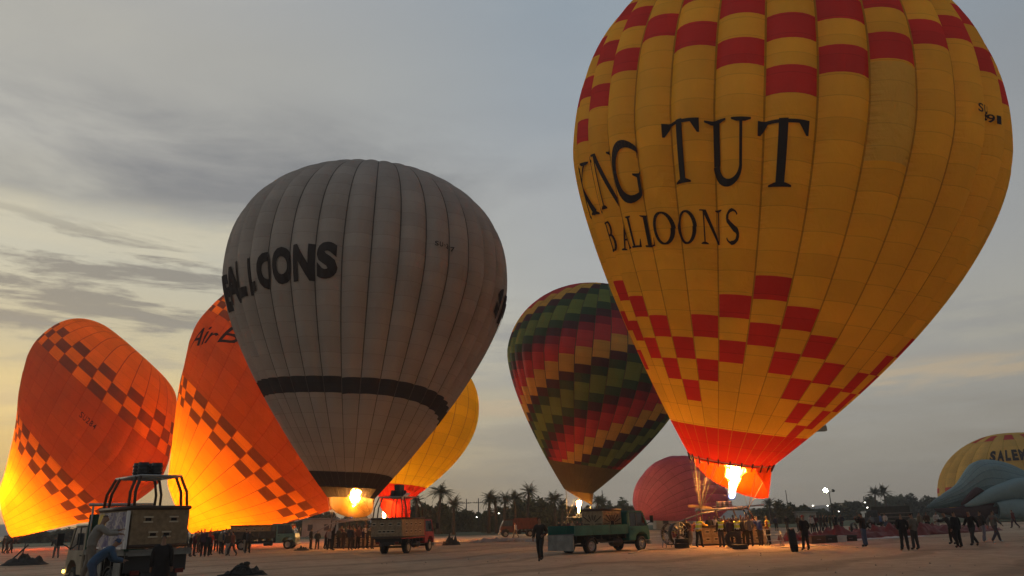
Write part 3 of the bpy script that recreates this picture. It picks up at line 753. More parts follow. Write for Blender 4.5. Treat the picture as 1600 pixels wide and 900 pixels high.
    q = MB(); q.prism([(-2.45, 2.44), (-2.3, 2.52), (-1.0, 2.36), (-.8, 2.24), (-1.0, 2.2), (-2.4, 2.36)], -.45, -.40, mat('tan_paddle', (.30, .2, .11), .8)); q.build('frame_paddle', root)
    for x in (-.35, .0, .35):
        bb = burner(root, (x+.15, .5, zt+.12), 1, .16)
    c0 = np.array([.15, .5, zt+.1])
    for a in list(range(-75, -20, 14))+list(range(-10, 340, 34)):
        p = sf.P(np.array(float(a)), np.array(0.0))-org; f = cs[0] if -100 < a < -30 else cs[min(range(4), key=lambda j: (cs[j][0]-p[0])**2+(cs[j][1]-p[1])**2)]
        rope('suspension_cable', root, [p, (f[0], f[1], zt)], .022 if a < -20 else .014, M_ROPE)
    base = at(1143, 779, 47.3)-org; top = at(1150, 717, 47.0)-org
    flame('flame', root, base, top, .62, FS*1.35, True, 3, col=(1, .44, .09))
    return root, org, sf
FS = 90.0
tut_root, TUT_ORG, tut_sf = tut_balloon()

# ------------------------------------------------------------------ silver grey balloon
def grey_balloon():
    sf = Rev([-13.48, 62.24, 3.92], .057, -.052, 28.16, 12.03-.06, 1.9, .617, 1.45, 2.64, .06, .01)
    sf.warp = lambda p, h: h-.075*(1-np.cos(np.radians(p-18)))*np.clip(h/.25, 0, 1)*np.clip((1-h)/.55, 0, 1)*(h > 0)*(1/(1+np.exp((np.abs(p-18)-110)/6)))
    Ng, seam, bul = 36, 1.8, .24
    org = ground_at(552, 62.3); org[2] = 0
    root = empty('hot_air_balloon', org, 0, 'dark grey balloon with black bands lettered BALLOONS, burner lit beneath', 'hot air balloon', 'hot air balloons')
    def cf(i, pc): return ([(0, .030, None, False), (.030, .072, F_BLK, True)] if abs(pc+8) < 68 else [(0, .072, F_BLK, True)])+[(.072, .272, F_GREY, False), (.272, .312, F_BLK, True), (.312, 1.0, F_GREY, False)]
    make_envelope(root, sf, Ng, seam, bul, cf, T_GREY, org, nw=6, nh=46)
    A = (root, sf, Ng, seam, bul)
    for ch, a, b_, dh in (('B', -63, -55.5, 0), ('A', -54.5, -47, 0), ('L', -46, -40, 0), ('L', -39, -33, 0), ('O', -31.8, -25, 0), ('O', -24, -17, 0), ('N', -15.6, -8, 0), ('S', -7, .6, 0)):
        put_letter(*A, ch, a, b_, .546+dh, .638+dh, org, serifed=False, bold=.06, div=(10, 12))
    for ch, a, b_ in (('S', 74, 82), ('K', 84, 92), ('Y', 93, 101)):
        put_letter(*A, ch, a, b_, .555, .635, org, serifed=False, bold=.06, div=(8, 10))
    x = 34.2
    for ch, w in (('S', 1.3), ('U', 1.3), ('-', .8), ('3', 1.2), ('6', 1.2), ('7', 1.2)):
        put_letter(*A, ch, x, x+w, .659 if ch != '-' else .665, .672 if ch != '-' else .667, org, serifed=False, bold=.02, div=(3, 3), off=.14); x += w+.38
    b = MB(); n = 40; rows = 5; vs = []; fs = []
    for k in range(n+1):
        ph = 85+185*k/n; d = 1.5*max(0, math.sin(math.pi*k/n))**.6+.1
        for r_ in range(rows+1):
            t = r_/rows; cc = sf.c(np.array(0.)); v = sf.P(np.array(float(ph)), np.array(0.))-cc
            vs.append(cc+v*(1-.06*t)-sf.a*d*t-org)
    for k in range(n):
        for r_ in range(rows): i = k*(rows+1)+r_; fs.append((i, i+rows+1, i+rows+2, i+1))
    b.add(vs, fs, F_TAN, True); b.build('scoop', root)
    bk = make_basket(root, 4.6, 1.7, 1.1, 6, 2, 2); bk.location = (.2, .8, 0); bk.rotation_euler = (0, 0, rad(5))
    fr = MB(); zt = 2.25
    cs = [(-1.9, -.1), (1.6, -.1), (1.6, 1.5), (-1.9, 1.5)]
    for i in range(4):
        a, c = cs[i], cs[(i+1) % 4]; fr.tube([(a[0], a[1], zt), (c[0], c[1], zt)], .06, M_STEEL, 8)
    for x in (-1, 0, 1): fr.tube([(x, -.1, zt), (x, 1.5, zt+.05)], .05, M_STEEL)
    fr.tube([(-4.0, -.6, .9), (-1.9, -.3, 2.0), (1.2, -.1, 2.35)], .05, M_STEEL)
    fr.build('burner_frame', root)
    for (x, y) in ((-1.9, -.1), (-.4, -.1), (1.0, -.1), (1.8, -.1), (1.8, 1.5), (-1.9, 1.5)):
        u = MB(); u.tube([(x*1.1+.1, y, 1.1), (x, y, zt)], .05, M_LEATHER, 6); u.build('upright', root)
    burner(root, (0, .6, zt+.05), 3, .16)
    for a in range(0, 360, 40):
        p = sf.P(np.array(float(a)), np.array(0.0))-org; f = cs[min(range(4), key=lambda j: (cs[j][0]-p[0])**2+(cs[j][1]-p[1])**2)]
        rope('suspension_cable', root, [p, (f[0], f[1], zt)], .018)
    flame('flame', root, at(549, 808, 62.0)-org, at(557, 765, 61.6)-org, .46, FS*.8, True, 5, curl=.35, col=(1, .45, .09))
    return root, org
grey_root, GREY_ORG = grey_balloon()

# ------------------------------------------------------------------ rainbow balloon
def rainbow_balloon():
    sf = Rev([8.33, 103.69, 5.55], .164, -.106, 28.67, 12.89-.1, 2.0, .609, 1.48, 1.95, .63, .05)
    Ng, seam, bul = 36, 1.6, .15
    org = ground_at(905, 103.5); org[2] = 0
    root = empty('hot_air_balloon', org, 0, 'balloon with spiralling panels of green, red, orange and brown beside the yellow one', 'hot air balloon', 'hot air balloons')
    dk = fabric('bottle_green_nylon', (.045, .075, .022), .3, 1); gr = fabric('leaf_green_nylon', (.18, .22, .038), .35, 1.1); mr = fabric('maroon_nylon', (.085, .022, .018), .3, 1)
    r1 = fabric('deep_red_nylon', (.32, .022, .026), .35, 1); r2 = fabric('crimson_nylon', (.60, .045, .036), .35, 1.1); og = fabric('amber_nylon', (.68, .35, .05), .35, 1.1); sk = fabric('olive_brown_nylon', (.15, .10, .03), .35, 1)
    seq = [dk, gr, gr, dk, mr, r1, r2, r2, og, og, mr]; RH = .0375
    def cf(i, pc):
        k = (i+18) % 36-18; segs = []; cur = 0; segs.append((0, .125, sk, False)); h = .125
        # row index counted down from h = .888 at the gore centred near -20 degrees (k = -3)
        while h < .999:
            n = math.floor((.888-h)/RH+1e-6); top = .888-n*RH
            if top-h < .004: top += RH; n -= 1
            h2 = min(top, 1.0) if top < .985 else 1.0
            c = seq[(n+(k+3)) % 11]
            segs.append((h, h2, c, True)); h = h2
        return segs
    make_envelope(root, sf, Ng, seam, bul, cf, T_RB, org, nw=5, nh=30, panel_ok=lambda i, pc: -72 < pc < 42)
    b = MB(); n = 30; vs = []; fs = []
    for k in range(n+1):
        ph = 360*k/n; d = 1.6*(.55+.45*math.cos(rad(ph-100)))
        for r_ in range(4):
            t = r_/3; cc = sf.c(np.array(0.)); v = sf.P(np.array(float(ph)), np.array(0.))-cc; vs.append(cc+v*(1-.16*t)-np.array([0, 0, 1])*d*t-org)
    for k in range(n):
        for r_ in range(3): i = k*4+r_; fs.append((i, i+4, i+5, i+1))
    b.add(vs, fs, F_TAN, True); b.build('scoop', root)
    bk = make_basket(root, 4.2, 1.6, 1.1, 5, 2, 2)
    fr = MB(); zt = 2.2
    for a, c in (((-1.6, -.7), (1.6, -.7)), ((1.6, -.7), (1.6, .7)), ((1.6, .7), (-1.6, .7)), ((-1.6, .7), (-1.6, -.7))): fr.tube([(a[0], a[1], zt), (c[0], c[1], zt)], .06, M_STEEL)
    for x, y in ((-1.6, -.7), (1.6, -.7), (1.6, .7), (-1.6, .7)): fr.tube([(x*1.15, y*1.05, 1.1), (x, y, zt)], .05, M_LEATHER)
    fr.build('burner_frame', root); burner(root, (0, 0, zt), 2, .18)
    for a in range(0, 360, 60):
        p = sf.P(np.array(float(a)), np.array(0.0))-org; rope('suspension_cable', root, [p, (1.6*math.copysign(1, p[0]), .7*math.copysign(1, p[1]), zt)], .025)
    flame('flame', root, at(904, 801, 102.6)-org, at(905, 782, 102.6)-org, .34, FS*2.0, False, 8, col=(1, .62, .2))
    return root, org
rb_root, RB_ORG = rainbow_balloon()

# ------------------------------------------------------------------ plain yellow balloon behind the grey one
def yellow_balloon():
    sf = Rev([-12.88, 80.98, 4.37], .028+.05, .073, 16.64, 7.91, 1.6, .608, 1.79, 2.18, .38, .19)
    org = ground_at(612, 81.5); org[2] = 0
    root = empty('hot_air_balloon', org, 0, 'plain yellow balloon with a red skirt mostly hidden behind the grey one', 'hot air balloon', 'hot air balloons')
    def cf(i, pc): return [(0, .075, F_DRED, True), (.075, 1.0, F_LYEL, False)]
    make_envelope(root, sf, 24, 3, .07, cf, fabric('yellow_tape', (.5, .3, .02), .3, 1), org, nw=5, nh=34)
    b = MB(); vs = []; fs = []; n = 28
    for k in range(n+1):
        ph = 360*k/n; d = 2.2*(.5+.5*math.cos(rad(ph-150)))+.2
        for r_ in range(4):
            t = r_/3; cc = sf.c(np.array(0.)); v = sf.P(np.array(float(ph)), np.array(0.))-cc; vs.append(cc+v-np.array([0, 0, 1])*d*t-org)
    for k in range(n):
        for r_ in range(3): i = k*4+r_; fs.append((i, i+4, i+5, i+1))
    b.add(vs, fs, F_DRED, True); b.build('scoop', root)
    bk = make_basket(root, 3.6, 1.6, 1.1, 5, 2, 2)
    flame('flame', root, at(600, 810, 80.9)-org, at(606, 752, 80.9)-org, .55, FS*1.5, False, 9, col=(1, .5, .15))
    return org
YEL_ORG = yellow_balloon()

# ------------------------------------------------------------------ half-raised orange balloons on the left
def orange_balloon(left, right, zc, beta, label, text, bands, Ng, seam, flame_px, h_text, wr, org_px, fz, fs=1.0):
    sf = Sweep(left, right, zc, rad(beta), .97, wrinkle=wr, wfreq=3)
    org = ground_at(org_px, zc); org[2] = 0
    root = empty('hot_air_balloon', org, 0, label, 'hot air balloon', 'hot air balloons')
    b1, b2, rh = bands
    def cf(i, pc):
        segs = [(0, b1, F_ORG, False)]
        for r_ in range(3): segs.append((b1+r_*rh, b1+(r_+1)*rh, F_ORG if (i+r_) % 2 else F_BRN2, True))
        segs.append((b1+3*rh, b2, F_BRN, False))
        for r_ in range(3): segs.append((b2+r_*rh*1.05, b2+(r_+1)*rh*1.05, F_BRN2 if (i+r_) % 2 else F_ORG, True))
        segs.append((b2+3*rh*1.05, 1.0, F_ORG, False)); return segs
    make_envelope(root, sf, Ng, seam, .10, cf, T_ORG, org, nw=5, nh=40)
    for ch, p0, p1, h0, h1, sl in text:
        put_letter(root, sf, Ng, seam, .10, ch, p0, p1, h0, h1, org, serifed=False, bold=.008, slant=sl, div=(8, 9), off=.10, col_h=.0036*(p1-p0) if sl else 0)
    (x0, y0), (x1, y1), rw = flame_px
    flame('flame', root, at(x0, y0, fz)-org, at(x1, y1, fz)-org, rw, FS*fs, False, 12+int(zc), col=(1, .43, .075))
    return root, org, sf
OB_L = [(262, 752), (268, 700), (274, 645), (280, 602), (290, 556), (305, 516), (325, 486), (350, 463), (395, 440), (450, 445)]
OB_R = [(300, 834), (362, 826), (425, 820), (480, 808), (524, 791), (556, 752), (575, 700), (585, 640), (575, 570), (540, 505)]
txt = []; p = -66
for ch, w, up in (('A', 9, 1), ('i', 2.6, .95), ('r', 5, .62), (' ', 2, 0), ('B', 11, 1), ('a', 8, .62), ('l', 2.6, 1), ('l', 2.6, 1), ('o', 7.5, .62), ('o', 7.5, .62), ('n', 7, .62)):
    hb_ = .475+.0036*(p+66)
    if ch != ' ': txt.append((ch, p, p+w, hb_, hb_+.085*up, .35))
    p += w+1.3
orange_balloon(OB_L, OB_R, 80, 20, 'orange balloon leaning up behind the parked basket truck, mouth glowing brightly', txt, (.275, .66, .034), 30, 2, ((284, 797), (378, 708), .75), 0, .026, 290, 80.5, .95)
OA_L = [(0, 762), (10, 730), (19, 690), (26, 650), (29, 606), (41, 566), (60, 532), (90, 506), (124, 498), (160, 507), (192, 530)]
OA_R = [(20, 840), (66, 830), (118, 818), (170, 806), (212, 783), (246, 752), (266, 715), (275, 668), (276, 622), (262, 595), (236, 570)]
orange_balloon(OA_L, OA_R, 92, 22, 'orange balloon at the far left, half raised with brown checks', [(c, -8+i*2.6, -6+i*2.6, .505, .525, 0) for i, c in enumerate('SU284')], (.225, .60, .034), 28, 0, ((8, 806), (88, 734), .75), 0, .034, 10, 92.5, 1.1)

# ------------------------------------------------------------------ pink balloon filling on the ground
def lying(name_label, left, right, zc, beta, cf, Ng, seam, bul, tape, wr, wf, cat='hot air balloon', depth=.9, orgx=1000):
    sf = Sweep(left, right, zc, rad(beta), depth, wrinkle=wr, wfreq=wf)
    org = ground_at(orgx, zc); org[2] = 0
    root = empty('hot_air_balloon', org, 0, name_label, cat, 'hot air balloons')
    make_envelope(root, sf, Ng, seam, bul, cf, tape, org, nw=6, nh=34)
    return root, sf, org
F_PNK = fabric('rose_nylon', (.74, .19, .29), .35, 1.1, .8); T_PNK = fabric('rose_tape', (.26, .04, .05), .2, 1)
lying('rose pink balloon lying on the ground, still filling behind the yellow one', [(997, 800), (993, 778), (999, 754), (1013, 733), (1031, 719), (1049, 714), (1069, 716), (1084, 726), (1098, 740), (1109, 759)],
      [(1006, 812), (1024, 813), (1042, 813), (1062, 813), (1082, 813), (1100, 813), (1114, 811), (1124, 805), (1128, 795), (1122, 778)], 112, 35, lambda i, pc: [(0, 1.0, F_PNK, False)], 22, 5, .30, T_PNK, .05, 2)
F_SAL = fabric('salem_yellow_nylon', (.72, .43, .09), .35, 1.2, .6)
def salem():
    c = ground_at(1606, 140)
    sf = Rev([c[0], c[1], .5], 0, 0, 15.6, 14.2, 8.0, .22, 1.6, 2.0)
    org = np.array([c[0], c[1], 0.])
    root = empty('hot_air_balloon', org, 0, 'yellow balloon lettered SALEM BALLOONS rising behind the blue one', 'hot air balloon', 'hot air balloons')
    def cf(i, pc):
        s = [(0, .30, F_SAL, False), (.30, .36, F_RED if i % 2 and pc < -70 else F_SAL, True), (.36, .88, F_SAL, False), (.88, .95, F_RED if i % 2 else F_SAL, True), (.95, 1.0, F_SAL, False)]
        return s
    make_envelope(root, sf, 26, 0, .16, cf, T_YEL, org, nw=6, nh=24)
    p = -52
    for ch, w in zip('SALEM BALLOONS', (5, 5, 4, 4.5, 6, 3, 5.5, 5.5, 4, 4, 5.5, 5.5, 5.5, 5)):
        if ch != ' ': put_letter(root, sf, 26, 0, .16, ch, p, p+w, .62, .75, org, serifed=False, bold=.06, div=(6, 6), off=.15)
        p += w+1.2
salem()
F_TEAL = fabric('teal_nylon', (.26, .37, .40), .35, 1.1, 1.0); T_TEAL = fabric('teal_tape', (.06, .14, .17), .2, 1)
F_DIN = fabric('shaded_maroon_nylon', (.06, .025, .03), .2, 1)  # dark red inner cloth with shadow put into its colour
def teal():
    zc = 115
    lf = [(1447, 792), (1457, 783), (1468, 775), (1481, 766), (1494, 757), (1506, 742), (1522, 723), (1543, 718), (1567, 722), (1590, 731), (1615, 743), (1645, 765)]
    rt = [(1449, 794), (1463, 794), (1478, 793), (1492, 792), (1506, 791), (1520, 790), (1535, 795), (1552, 808), (1575, 811), (1600, 812), (1625, 813), (1650, 812)]
    root, sf, org = lying('collapsing blue balloon slumped over the ground at the far right', lf, rt, zc, 10, lambda i, pc: [(0, 1.0, F_TEAL, False)], 18, 0, .10, T_TEAL, .07, 2.1, depth=.7, orgx=1545)
    # slack folds: lobes nearer the viewer, and dark sheets that paint mouth and fold shadow
    def sheet(name, outline, zs, m, push=2.5, n=14):
        """draped closed lobe: upper and lower outline swept with its own thickness"""
        up, lo = outline; b = MB(); vs = []; fs = []; k = 14; nn = len(up)*3
        U = cr(np.array([at(x, y, zs) for x, y in up]), np.linspace(0, 1, nn)); Lw = cr(np.array([at(x, y, zs) for x, y in lo]), np.linspace(0, 1, nn))
        for i in range(nn):
            c = (U[i]+Lw[i])/2; w = (U[i]-Lw[i])/2; r = np.linalg.norm(w)
            for j in range(k):
                a = 2*math.pi*j/k; q = 1+.10*math.sin(a*3+i*.35)+.06*noise.noise(Vector((i*.4, a, 0)))
                p_ = c+w*math.cos(a)*min(1, q)+np.array([0, -1, 0])*math.sin(a)*min(r*.7, push)*q; vs.append(p_-org)
        for i in range(nn-1):
            for j in range(k): j2 = (j+1) % k; fs.append((i*k+j, i*k+j2, (i+1)*k+j2, (i+1)*k+j))
        b.add(vs, fs, m, True); return b.build(name, root)
    sheet('slack_fold', ([(1507, 789), (1522, 778), (1540, 766), (1562, 755), (1590, 745), (1620, 748)], [(1509, 792), (1526, 791), (1546, 787), (1570, 783), (1598, 781), (1625, 790)]), zc-3.5, F_TEAL)
    sheet('slack_fold', ([(1556, 785), (1572, 781), (1592, 779), (1615, 782)], [(1559, 810), (1577, 812), (1597, 813), (1618, 813)]), zc-4.0, F_TEAL)
    sheet('shaded_mouth', ([(1460, 795), (1490, 793), (1512, 788), (1530, 788), (1552, 784)], [(1464, 800), (1492, 808), (1514, 812), (1534, 813), (1556, 811)]), zc-2.5, F_DIN, 1.5)  # maroon inner cloth, the mouth's shadow included in its colour
    sheet('painted_fold_shadow', ([(1501, 787), (1511, 774), (1523, 762), (1530, 762), (1537, 766)], [(1503, 790), (1514, 784), (1525, 776), (1532, 771), (1538, 767)]), zc-3.2, F_DIN, .8)  # dark triangular sheet painting the shadow between the folds
teal()

# small far balloon whose basket shows past the big yellow one
def far_balloon():
    zc = 165; c = at(1279, 640, zc)
    sf = Rev(c, .0, 0, 19, 8.2, 1.4, .62, 1.5, 2.2); org = at(1279, 674, zc)
    root = empty('hot_air_balloon', org, 0, 'distant flying balloon with only its basket showing past the yellow one', 'hot air balloon', 'hot air balloons')
    make_envelope(root, sf, 20, 0, .12, lambda i, pc: [(0, 1.0, F_BRN, False)], T_ORG, org, nw=4, nh=16)
    b = MB(); b.bevel_box((-1.7, -.8, 0), (1.7, .8, 1.2), M_WICKER, .12); bk = b.build('basket', root)
    fr = MB()
    for x in (-1.5, 1.5):
        for y in (-.7, .7): fr.tube([(x, y, 1.2), (x*.6, y*.6, 2.6)], .07, M_DARKMETAL)
    fr.box((-1.0, -.5, 2.5), (1.0, .5, 2.9), M_DARKMETAL); fr.build('burner_frame', root)
    for x in (-1, 1):
        rope('suspension_cable', root, [(x*.9, 0, 2.9), Vector((c-org)[:])+Vector((x*1.3, 0, 0))], .04, M_DARKMETAL)
far_balloon()

# ------------------------------------------------------------------ trucks
def wheel(parent, pos, r=.40, w=.24, side=1, steer=0):
    """axis along local Y; side = +1 outer face toward +Y"""
    e = MB(); M = Matrix.Translation(pos) @ Matrix.Rotation(steer, 4, 'Z')
    prof = [(r*.62, -w/2), (r*.9, -w/2), (r, -w/2+.04), (r, w/2-.04), (r*.9, w/2), (r*.62, w/2), (r*.58, 0)]
    e.lathe(prof, M_RUBBER, 28, M, 'Y', True, closed=True); t = e.build('wheel', parent)
    g = MB(); o = side*w/2
    g.lathe([(.0, o*.5), (r*.2, o*.5), (r*.22, o*.85), (r*.28, o*.85), (r*.34, o*.25), (r*.55, o*.35), (r*.62, o*.95), (r*.63, 0)], M_RIM, 24, M, 'Y'); g.build('rim', t)
    return t
def truck(name, label, loc, rz, paint, board, L=5.6, cab='closed', group='pickup trucks on the field', side_h=.42, bed_z=.95, tail_down=False, rack=False, mir=True, Wd=1.9, sidecol=None, flap=None):
    """x forward; cab over engine; bed behind"""
    root = empty(name, loc, rz, label, 'truck', group)
    Wh = Wd/2; xf = L/2; xc = xf-1.65; xr = -L/2; z0 = .55
    # cab body: side profile extruded, window band left open and glazed separately
    b = MB(); M = None
    lower = [(xc, z0), (xf-1.15, z0), (xf-1.05, z0+.28), (xf-.80, z0+.42), (xf-.45, z0+.42), (xf-.22, z0+.28), (xf-.12, z0), (xf, z0), (xf+.02, z0+.35), (xf-.06, z0+.72), (xc, z0+.72)]
    b.prism(lower, -Wh, Wh, paint)
    zt = z0+1.42; zb = z0+.72
    for s in (-1, 1):      # pillars
        y0, y1 = (s*Wh, s*(Wh-.07)) if s < 0 else (Wh-.07, Wh)
        b.prism([(xc, zb), (xc+.12, zb), (xc+.12, zt), (xc, zt)], y0, y1, paint)
        b.prism([(xf-.08, zb), (xf-.17, zb), (xf-.52, zt), (xf-.42, zt)], y0, y1, paint)
        b.prism([(xc+.62, zb), (xc+.67, zb), (xc+.67, zt), (xc+.62, zt)], y0*.995, y1*.995, M_DARKMETAL)
    b.box((xc+.001, -Wh+.07, zb), (xc+.05, Wh-.07, zb+.12), paint); b.box((xc+.001, -Wh+.07, zt-.2), (xc+.05, Wh-.07, zt), paint)
    cabm = b.build('cab', root)
    rf = MB(); rf.bevel_box((xc-.01, -Wh, zt), (xf-.40, Wh, zt+.09), paint, .05); rf.build('roof', root)
    w = MB(); w.prism([(xf-.10, zb+.02), (xf-.13, zb+.02), (xf-.46, zt-.01), (xf-.43, zt-.01)], -Wh+.08, Wh-.08, M_GLASS); w.build('windscreen', root)
    for s in (-1, 1):
        q = MB(); y = s*(Wh-.03); q.prism([(xc+.12, zb+.0), (xf-.18, zb+.0), (xf-.52, zt-.005), (xc+.12, zt-.005)], y-.01, y+.01, M_GLASS); q.build('side_window', root)
        d = MB(); d.prism([(xc+.06, z0+.05), (xf-1.18, z0+.05), (xf-1.08, z0+.34), (xf-.82, z0+.46), (xf-.5, z0+.46), (xf-.38, z0+.68), (xc+.06, z0+.68)], s*Wh, s*(Wh+.015), paint)
        dd = d.build('door', root); h = MB(); h.box((xc+.15, s*(Wh+.015), z0+.55), (xc+.30, s*(Wh+.04), z0+.585), M_DARKMETAL); h.build('handle', dd)
        if mir:
            m_ = MB(); m_.tube([(xf-.25, s*Wh, zb+.05), (xf-.05, s*(Wh+.28), zb+.25), (xf-.05, s*(Wh+.28), zb+.5)], .018, M_DARKMETAL); m_.box((xf-.09, s*(Wh+.28)-.1, zb+.15), (xf-.04, s*(Wh+.28)+.1, zb+.52), M_DARKMETAL); m_.build('mirror', root)
        hl = MB(); hl.box((xf+.0, s*(Wh-.30)-.14, z0+.10), (xf+.045, s*(Wh-.30)+.14, z0+.30), mat('headlight_lens', (.5, .48, .42), .2)); hl.build('headlight', root)
    g = MB(); g.box((xf+.005, -Wh+.5, z0+.1), (xf+.04, Wh-.5, z0+.3), M_DARKMETAL); g.build('grille', root)
    bp = MB(); bp.bevel_box((xf-.02, -Wh-.02, z0-.22), (xf+.14, Wh+.02, z0-.02), mat('bumper_paint', (.25, .24, .22), .6), .03); bp.build('bumper', root)
    st = MB(); st.box((xc+.35, -Wh+.45, z0+.4), (xc+.9, -.05, z0+.8), M_LEATHER); st.box((xc+.35, .05, z0+.4), (xc+.9, Wh-.45, z0+.8), M_LEATHER); st.build('seat', root)
    # chassis
    c = MB()
    for s in (-1, 1): c.box((xr+.1, s*.38-.04, .52), (xf-.2, s*.38+.04, .68), M_DARKMETAL)
    for x in np.linspace(xr+.2, xf-1.6, 6): c.box((x-.04, -.34, .54), (x+.04, .34, .66), M_DARKMETAL)
    for x in (xr+1.25, xf-.62): c.tube([(x, -Wh+.2, .4), (x, Wh-.2, .4)], .06, M_DARKMETAL)
    for x in np.linspace(xr+.2, xc-.2, 7): c.box((x-.03, -Wh+.05, .68), (x+.03, Wh-.05, bed_z-.06), M_DARKMETAL)
    c.build('chassis', root)
    ft = MB(); ft.lathe([(0, -.35), (.2, -.35), (.22, -.3), (.22, .3), (.2, .35), (0, .35)], M_DARKMETAL, 16, Matrix.Translation((xc-.7, -Wh+.35, .52)) @ Matrix.Rotation(math.pi/2, 4, 'Z')); ft.build('fuel_tank', root)
    for s in (-1, 1):
        wheel(root, (xf-.62, s*(Wh-.14), .38), .38, .22, s); wheel(root, (xr+1.25, s*(Wh-.18), .38), .38, .32, s)
        mg = MB(); mg.prism([(xr+1.25+q*math.cos(rad(a)), .38+q*math.sin(rad(a))) for q, aa in ((.44, range(10, 171, 16)), (.47, range(170, 9, -16))) for a in aa], s*(Wh-.18)-.17, s*(Wh-.18)+.17, M_DARKMETAL); mg.build('mudguard', root)
        sg = MB(); sg.box((xr+1.9, s*(Wh-.06), .5), (xc-1.1, s*(Wh-.03), .56), M_DARKMETAL); sg.build('side_rail', root)
    bd = MB(); bd.box((xr, -Wh, bed_z-.06), (xc-.08, Wh, bed_z), M_DARKMETAL); bd.build('bed', root)
    hb = MB(); hb.box((xc-.08, -Wh, bed_z-.05), (xc-.03, Wh, bed_z+(1.15 if rack else .95)), board); hb.build('headboard', root)
    n = 3
    for s in (-1, 1):
        xs = np.linspace(xr+.02, xc-.10, n+1)
        for i in range(n):
            k = MB(); y = s*Wh; k.box((xs[i]+.01, min(y, y+s*.04), bed_z-.05), (xs[i+1]-.01, max(y, y+s*.04), bed_z+side_h), sidecol or board)
            for zz in (bed_z+.05, bed_z+side_h*.55): k.box((xs[i]+.02, min(y+s*.04, y+s*.055), zz), (xs[i+1]-.02, max(y+s*.04, y+s*.055), zz+.05), sidecol or board)
            k.build('side_board', root)
    tb = MB()
    if tail_down: tb.box((xr-.05, -Wh, bed_z-side_h-.35), (xr-.005, Wh, bed_z-.02), flap or board)
    else: tb.box((xr-.05, -Wh, bed_z-.05), (xr-.005, Wh, bed_z+side_h), flap or board)
    for z in ((bed_z-side_h, bed_z-.3) if tail_down else (bed_z+.05, bed_z+side_h-.12)): tb.box((xr-.07, -Wh+.05, z), (xr-.05, Wh-.05, z+.05), flap or board)
    tb.build('tailgate', root)
    for s in (-1, 1):
        tl = MB(); tl.box((xr-.03, s*(Wh-.3)-.12, .62), (xr+.03, s*(Wh-.3)+.12, .74), mat('tail_lamp_lens', (.10, .008, .006), .3)); tl.build('tail_lamp', root)
    if rack:
        rk = MB()
        for s in (-1, 1): rk.tube([(xc-.12, s*(Wh-.05), bed_z), (xc-.12, s*(Wh-.05), bed_z+1.45)], .03, M_STEEL)
        rk.tube([(xc-.12, -Wh-.08, bed_z+1.45), (xc-.12, Wh+.08, bed_z+1.45)], .05, M_STEEL); rk.build('ladder_rack', root)
    return root, xr, xc
P_CREAM = mat('cream_truck_paint', (.24, .20, .145), .45, var=.25, vscale=2)
P_GREEN = mat('turquoise_truck_paint', (.012, .105, .085), .4, var=.2, vscale=2)
P_TEAL = mat('pale_teal_truck_paint', (.09, .17, .15), .5, var=.2, vscale=2)
P_RED = mat('red_truck_paint', (.36, .035, .045), .5, var=.2, vscale=2)
P_DKGREEN = mat('dark_green_board', (.02, .07, .045), .7, var=.2)
P_GREYBOARD = mat('worn_grey_board', (.16, .155, .14), .7, var=.3, bump=.2)
P_DARKBOARD = mat('dark_board', (.05, .045, .04), .8, var=.3)

# turquoise truck, driving away to the right
A_ = ground(919, 864); B_ = ground(990, 858)
az = rad(40)
loc = ground(938, 862); 
TR3, xr3, xc3 = truck('flatbed_truck', 'turquoise flatbed truck with dropped grey tailgate beside a walking man', (loc[0]-.05, loc[1]-.9, 0), rad(40), P_GREEN, P_GREEN, L=5.7, tail_down=True, flap=P_GREYBOARD)

TR3.scale = (1.06,)*3

def loose_basket(label, loc, rz, L, Wd, H, sh, eh, frame=True, bh=1.35, group='baskets loaded on trucks', burn=True, banner=False, stripes=False, fabric_roll=False):
    root = empty('wicker_basket', loc, rz, label, 'basket', group)
    bk = make_basket(root, L, Wd, H, sh, eh, 2 if (sh or eh) else 0, name='basket_body')
    if frame:
        zt = H+bh; fx, fy = L*.30, Wd*.36
        px = [-L/2+.1, -L/2+L*.20, L/2-L*.20, L/2-.1]
        for s in (-1, 1):
            for x in px:
                u = MB(); x1 = x*.80; u.tube([(x, s*(Wd/2-.05), H), (x*.93, s*(Wd/2*.92), H+bh*.5), (x1, s*fy, zt)], .042, M_LEATHER, 7); u.build('padded_pole', root)
        fr = MB(); xx = px[-1]*.80+.05
        cs = [(-xx, -fy), (xx, -fy), (xx, fy), (-xx, fy)]
        for i in range(4): a, c = cs[i], cs[(i+1) % 4]; fr.tube([(a[0], a[1], zt), (c[0], c[1], zt)], .035, M_STEEL, 7)
        for x in (-.4, .4): fr.tube([(x, -fy, zt), (x, fy, zt)], .04, M_STEEL)
        fr.build('burner_frame', root)
        if burn: burner(root, (0, -.15, zt+.02), 3 if L > 3 else 2, .15, M_DARKMETAL); burner(root, (0, .25, zt+.02), 3 if L > 3 else 2, .15, M_DARKMETAL)
    return root, bk

def local(root, p):
    r = root.rotation_euler.z; c, s = math.cos(r), math.sin(r)
    return (root.location.x+p[0]*c-p[1]*s, root.location.y+p[0]*s+p[1]*c, root.location.z+p[2])
